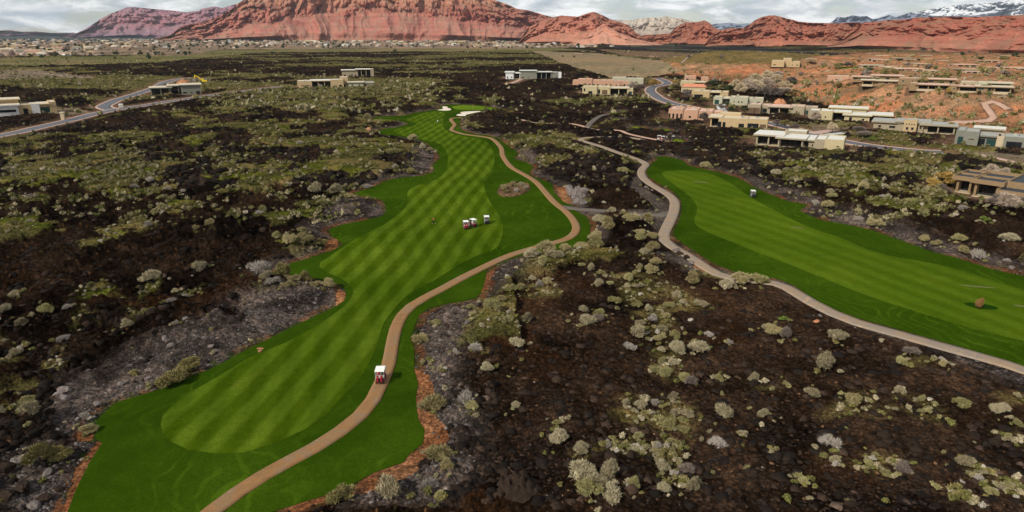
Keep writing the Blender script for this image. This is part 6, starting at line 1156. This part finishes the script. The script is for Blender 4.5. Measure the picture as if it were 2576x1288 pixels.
scatter('ground_scrub', 26000, (-60, 2640), (560, 1300), PR, (.5, 1.3), p_near, 'scrub_tint', 1, tint_s, 'low sage and grass tufts close by', vpow=1.0)
scatter('ground_scrub', 60000, (-60, 2640), (290, 570), PM, (.9, 2.2), p_mid, 'scrub_tint', 2, tint_m, 'sage thickets in the middle distance', vpow=.9)
scatter('ground_scrub', 60000, (-60, 2640), (128, 292), PFs, (1.4, 4.2), p_far, 'scrub_tint', 3, tint_m, 'distant sage thickets', vpow=1.0, minfeat=1.5)
def rproto(k):
    me = rock_mesh(k + 50, 'lava_rock') if False else None
    r_ = np.random.default_rng(k); bm = bmesh.new(); bmesh.ops.create_icosphere(bm, subdivisions=1, radius=.5)
    V = np.array([list(v.co * (1 + .3 * r_.normal())) for v in bm.verts]); Fx = np.array([[v.index for v in f.verts] for f in bm.faces]); bm.free(); V[:, 2] *= .7; return V, Fx
RP = [rproto(k) for k in range(8)]
hb_ = np.array([[o.location.x, o.location.y, o.scale.x] for o, *_ in shr]); _rc = np.random.default_rng(9); _k = _rc.integers(0, len(hb_), 1000); _a = _rc.uniform(0, 6.28, 1000); _d = hb_[_k, 2] * _rc.uniform(.35, 1.15, 1000)
scatter('ground_scrub', 1, (0, 1), (600, 601), PR, (.45, 1.25), lambda U, V, x, y, g, c: 1.0 + 0 * x, 'scrub_tint', 31, tint_s, 'tufts gathered round the bigger bushes', minfeat=.5, at=np.column_stack([hb_[_k, 0] + np.cos(_a) * _d, hb_[_k, 1] + np.sin(_a) * _d]))
gz = [q for q in GRAVEL]
def bproto(k):
    q = random.Random(k); w, d, h_ = q.uniform(.8, 1.2), q.uniform(.4, .7), q.uniform(.2, .28); a = w / 2; b2 = d / 2
    V = [(-a, -b2, -.1), (a, -b2, -.1), (a, b2, -.1), (-a, b2, -.1), (-a, -b2, h_), (a, -b2, h_), (a, b2, h_), (-a, b2, h_), (-a * .6, 0, h_ * 1.6), (a * .6, 0, h_ * 1.6)]
    Fq = [(0, 1, 5), (0, 5, 4), (1, 2, 6), (1, 6, 5), (2, 3, 7), (2, 7, 6), (3, 0, 4), (3, 4, 7), (4, 5, 9), (4, 9, 8), (6, 7, 8), (6, 8, 9), (5, 6, 9), (7, 4, 8)]; return np.array(V), np.array(Fq)
def p_town(U, V, x, y, g, c): return inside(TOWN, U, V) * np.where((U > 250) & (V > 119), .05, .9) * sstep(.38, .55, fbm(x / 160, y / 160, 301, 3))
def tint_t(rg, U, V, x, y, g, n): return pick(rg, n, [(.34, .25, .19), (.40, .34, .27), (.55, .52, .48), (.28, .19, .14), (.22, .18, .14)], [4, 3, .7, 4, 4])
def tint_tt(rg, U, V, x, y, g, n): return pick(rg, n, [(.035, .055, .025), (.06, .07, .03), (.13, .10, .07), (.10, .11, .05)], [4, 3, 2, 2])
scatter('far_town', 2600, (-20, 1560), (99.5, 145), [bproto(k) for k in range(6)], (14, 24), p_town, 'scrub_tint', 12, tint_t, 'dense mass of the farthest town roofs', vpow=1.5, minfeat=3)
scatter('town_greenery', 3600, (-20, 2600), (99.5, 150), PM, (6, 15), lambda U, V, x, y, g, c: np.where(inside(TOWN, U, V), .8, .04) * sstep(.4, .55, fbm(x / 120, y / 120, 303, 3)), 'scrub_tint', 13, tint_tt, 'trees lost in the mass of the far town', vpow=1.5, minfeat=3)
def p_rock(U, V, x, y, g, c):
    ing = np.maximum.reduce([inside(p_, U, V).astype(float) for p_ in gz]); return np.clip(.16 * (1 - g) + .3 * ing, 0, 1) * np.where((c[:, 0] > 1.9 * c[:, 1]) & (c[:, 0] > .1), .06, 1)
def tint_r(rg, U, V, x, y, g, n):
    ing = np.maximum.reduce([inside(p_, U, V).astype(float) for p_ in gz]); a = (1 + .7 * ((U > 1200) & (V > 600)))[:, None] * pick(rg, n, [(.009, .006, .0045), (.018, .011, .0075), (.032, .019, .012), (.09, .048, .024), (.12, .10, .085)], [6, 5, 3, .6, .08]); b2 = pick(rg, n, [(.06, .05, .047), (.10, .085, .078), (.19, .165, .15), (.035, .028, .025)], [4, 3, .7, 3]); return a * (1 - ing[:, None]) + b2 * ing[:, None]
scatter('lava_rubble', 90000, (-60, 2640), (520, 1300), RP, (.22, .62), p_rock, 'scrub_tint', 4, tint_r, 'loose lava stones', vpow=.8, minfeat=.35, stone=True)
def p_blk(U, V, x, y, g, c): return .55 * (1 - g) * (1 - .8 * (U > 1250) * (V > 640)) * (c[:, 0] < .06) * (1 - .93 * np.maximum.reduce([inside(p_, U, V).astype(float) for p_ in gz]))
def tint_b(rg, U, V, x, y, g, n): return pick(rg, n, [(.007, .0048, .0035), (.014, .009, .006), (.026, .016, .011), (.06, .04, .03)], [5, 5, 3, .2]) * (1 + .8 * ((U > 1200) & (V > 600)))[:, None]
scatter('lava_rubble', 26000, (-60, 2640), (440, 1300), RP, (.6, 1.7), p_blk, 'scrub_tint', 21, tint_b, 'broken lava blocks', vpow=.9, minfeat=2.5, stone=True)
scatter('lava_rubble', 30000, (-60, 2640), (200, 470), RP, (1.2, 3.4), p_blk, 'scrub_tint', 22, tint_b, 'broken lava blocks in the middle distance', vpow=.8, minfeat=4, stone=True)
# ------------------------------------------------------------------ air, sky, sun, camera
SUN_EL, SUN_AZ = R(37), R(-136)      # azimuth measured from +y towards +x: behind the camera's left shoulder
w = bpy.data.worlds.new('World'); SC.world = w; w.use_nodes = True; nt = w.node_tree; nt.nodes.clear()
out = nt.nodes.new('ShaderNodeOutputWorld'); bg = nt.nodes.new('ShaderNodeBackground'); nt.links.new(bg.outputs[0], out.inputs[0])
sky = nt.nodes.new('ShaderNodeTexSky'); sky.sky_type = 'NISHITA'; sky.sun_disc = False; sky.sun_elevation = SUN_EL; sky.sun_rotation = SUN_AZ % (2 * math.pi); sky.altitude = 900; sky.air_density = 1.0; sky.dust_density = .6
tc = nt.nodes.new('ShaderNodeTexCoord'); sx = nt.nodes.new('ShaderNodeSeparateXYZ'); nt.links.new(tc.outputs['Generated'], sx.inputs[0])
v1 = mapv(nt, tc.outputs['Generated'], (1, 1, 4.2)); v2 = mapv(nt, tc.outputs['Generated'], (1, 1, 3.4))
n1 = noise(nt, 6.5, 7, v1, .6, .3); n2 = noise(nt, 15, 7, v2, .62, .4)
cov = ramp(nt, math_(nt, 'ADD', math_(nt, 'MULTIPLY', n1, .75), math_(nt, 'MULTIPLY', n2, .25)), [(.40, (.15, .15, .15)), (.50, (1, 1, 1))])
cloud = ramp(nt, n2, [(.30, (4.6, 5.6, 6.6)), (.43, (7.4, 8.1, 8.6)), (.51, (10.2, 10.5, 10.6)), (.60, (14, 14, 13.8))])
c = mixc(nt, cov, sky.outputs[0], cloud); c = mixc(nt, 1.0, c, ramp(nt, sx.outputs['Z'], [(.06, (1, 1, 1)), (.35, (.55, .55, .56)), (1, (.5, .5, .52))]), 'MULTIPLY'); nt.links.new(c, bg.inputs[0]); bg.inputs[1].default_value = .1
sl = bpy.data.lights.new('sun', 'SUN'); sl.energy = 4.3; sl.angle = R(1.2); sl.color = (1, .93, .82); so = bpy.data.objects.new('sun', sl); COL.objects.link(so)
sd = Vector((math.sin(SUN_AZ) * math.cos(SUN_EL), math.cos(SUN_AZ) * math.cos(SUN_EL), math.sin(SUN_EL))); so.rotation_euler = sd.to_track_quat('Z', 'Y').to_euler(); so.location = (0, 0, 200)
HZ = 0.00002
if HZ:
    hz = MB().box(-30000, 30000, -500, 29000, -40, 2600, 'x' if 'x' in MATS else 'bark').build('haze'); hz.data.materials.clear()
    m = bpy.data.materials.new('air'); m.use_nodes = True; m.node_tree.nodes.clear(); o_ = m.node_tree.nodes.new('ShaderNodeOutputMaterial'); v_ = m.node_tree.nodes.new('ShaderNodeVolumePrincipled')
    v_.inputs['Color'].default_value = (.72, .82, .95, 1); v_.inputs['Density'].default_value = HZ; v_.inputs['Anisotropy'].default_value = .2; m.node_tree.links.new(v_.outputs[0], o_.inputs['Volume']); hz.data.materials.append(m); tag(hz, 'thin blue desert haze', kind='stuff')
cd = bpy.data.cameras.new('camera'); cd.sensor_width = 36; cd.lens = 36 * F / 2576; cd.clip_start = .5; cd.clip_end = 120000; co = bpy.data.objects.new('camera', cd); COL.objects.link(co)
co.location = (0, 0, CH); co.rotation_euler = (R(90) - PITCH, 0, 0); SC.camera = co
SC.view_settings.view_transform = 'Standard'; SC.view_settings.look = 'None'; SC.view_settings.exposure = 0.0; SC.view_settings.gamma = 1
SC.render.engine = 'CYCLES'; SC.cycles.max_bounces = 4; SC.cycles.diffuse_bounces = 2; SC.cycles.volume_bounces = 0; SC.cycles.transparent_max_bounces = 4; SC.cycles.use_denoising = True
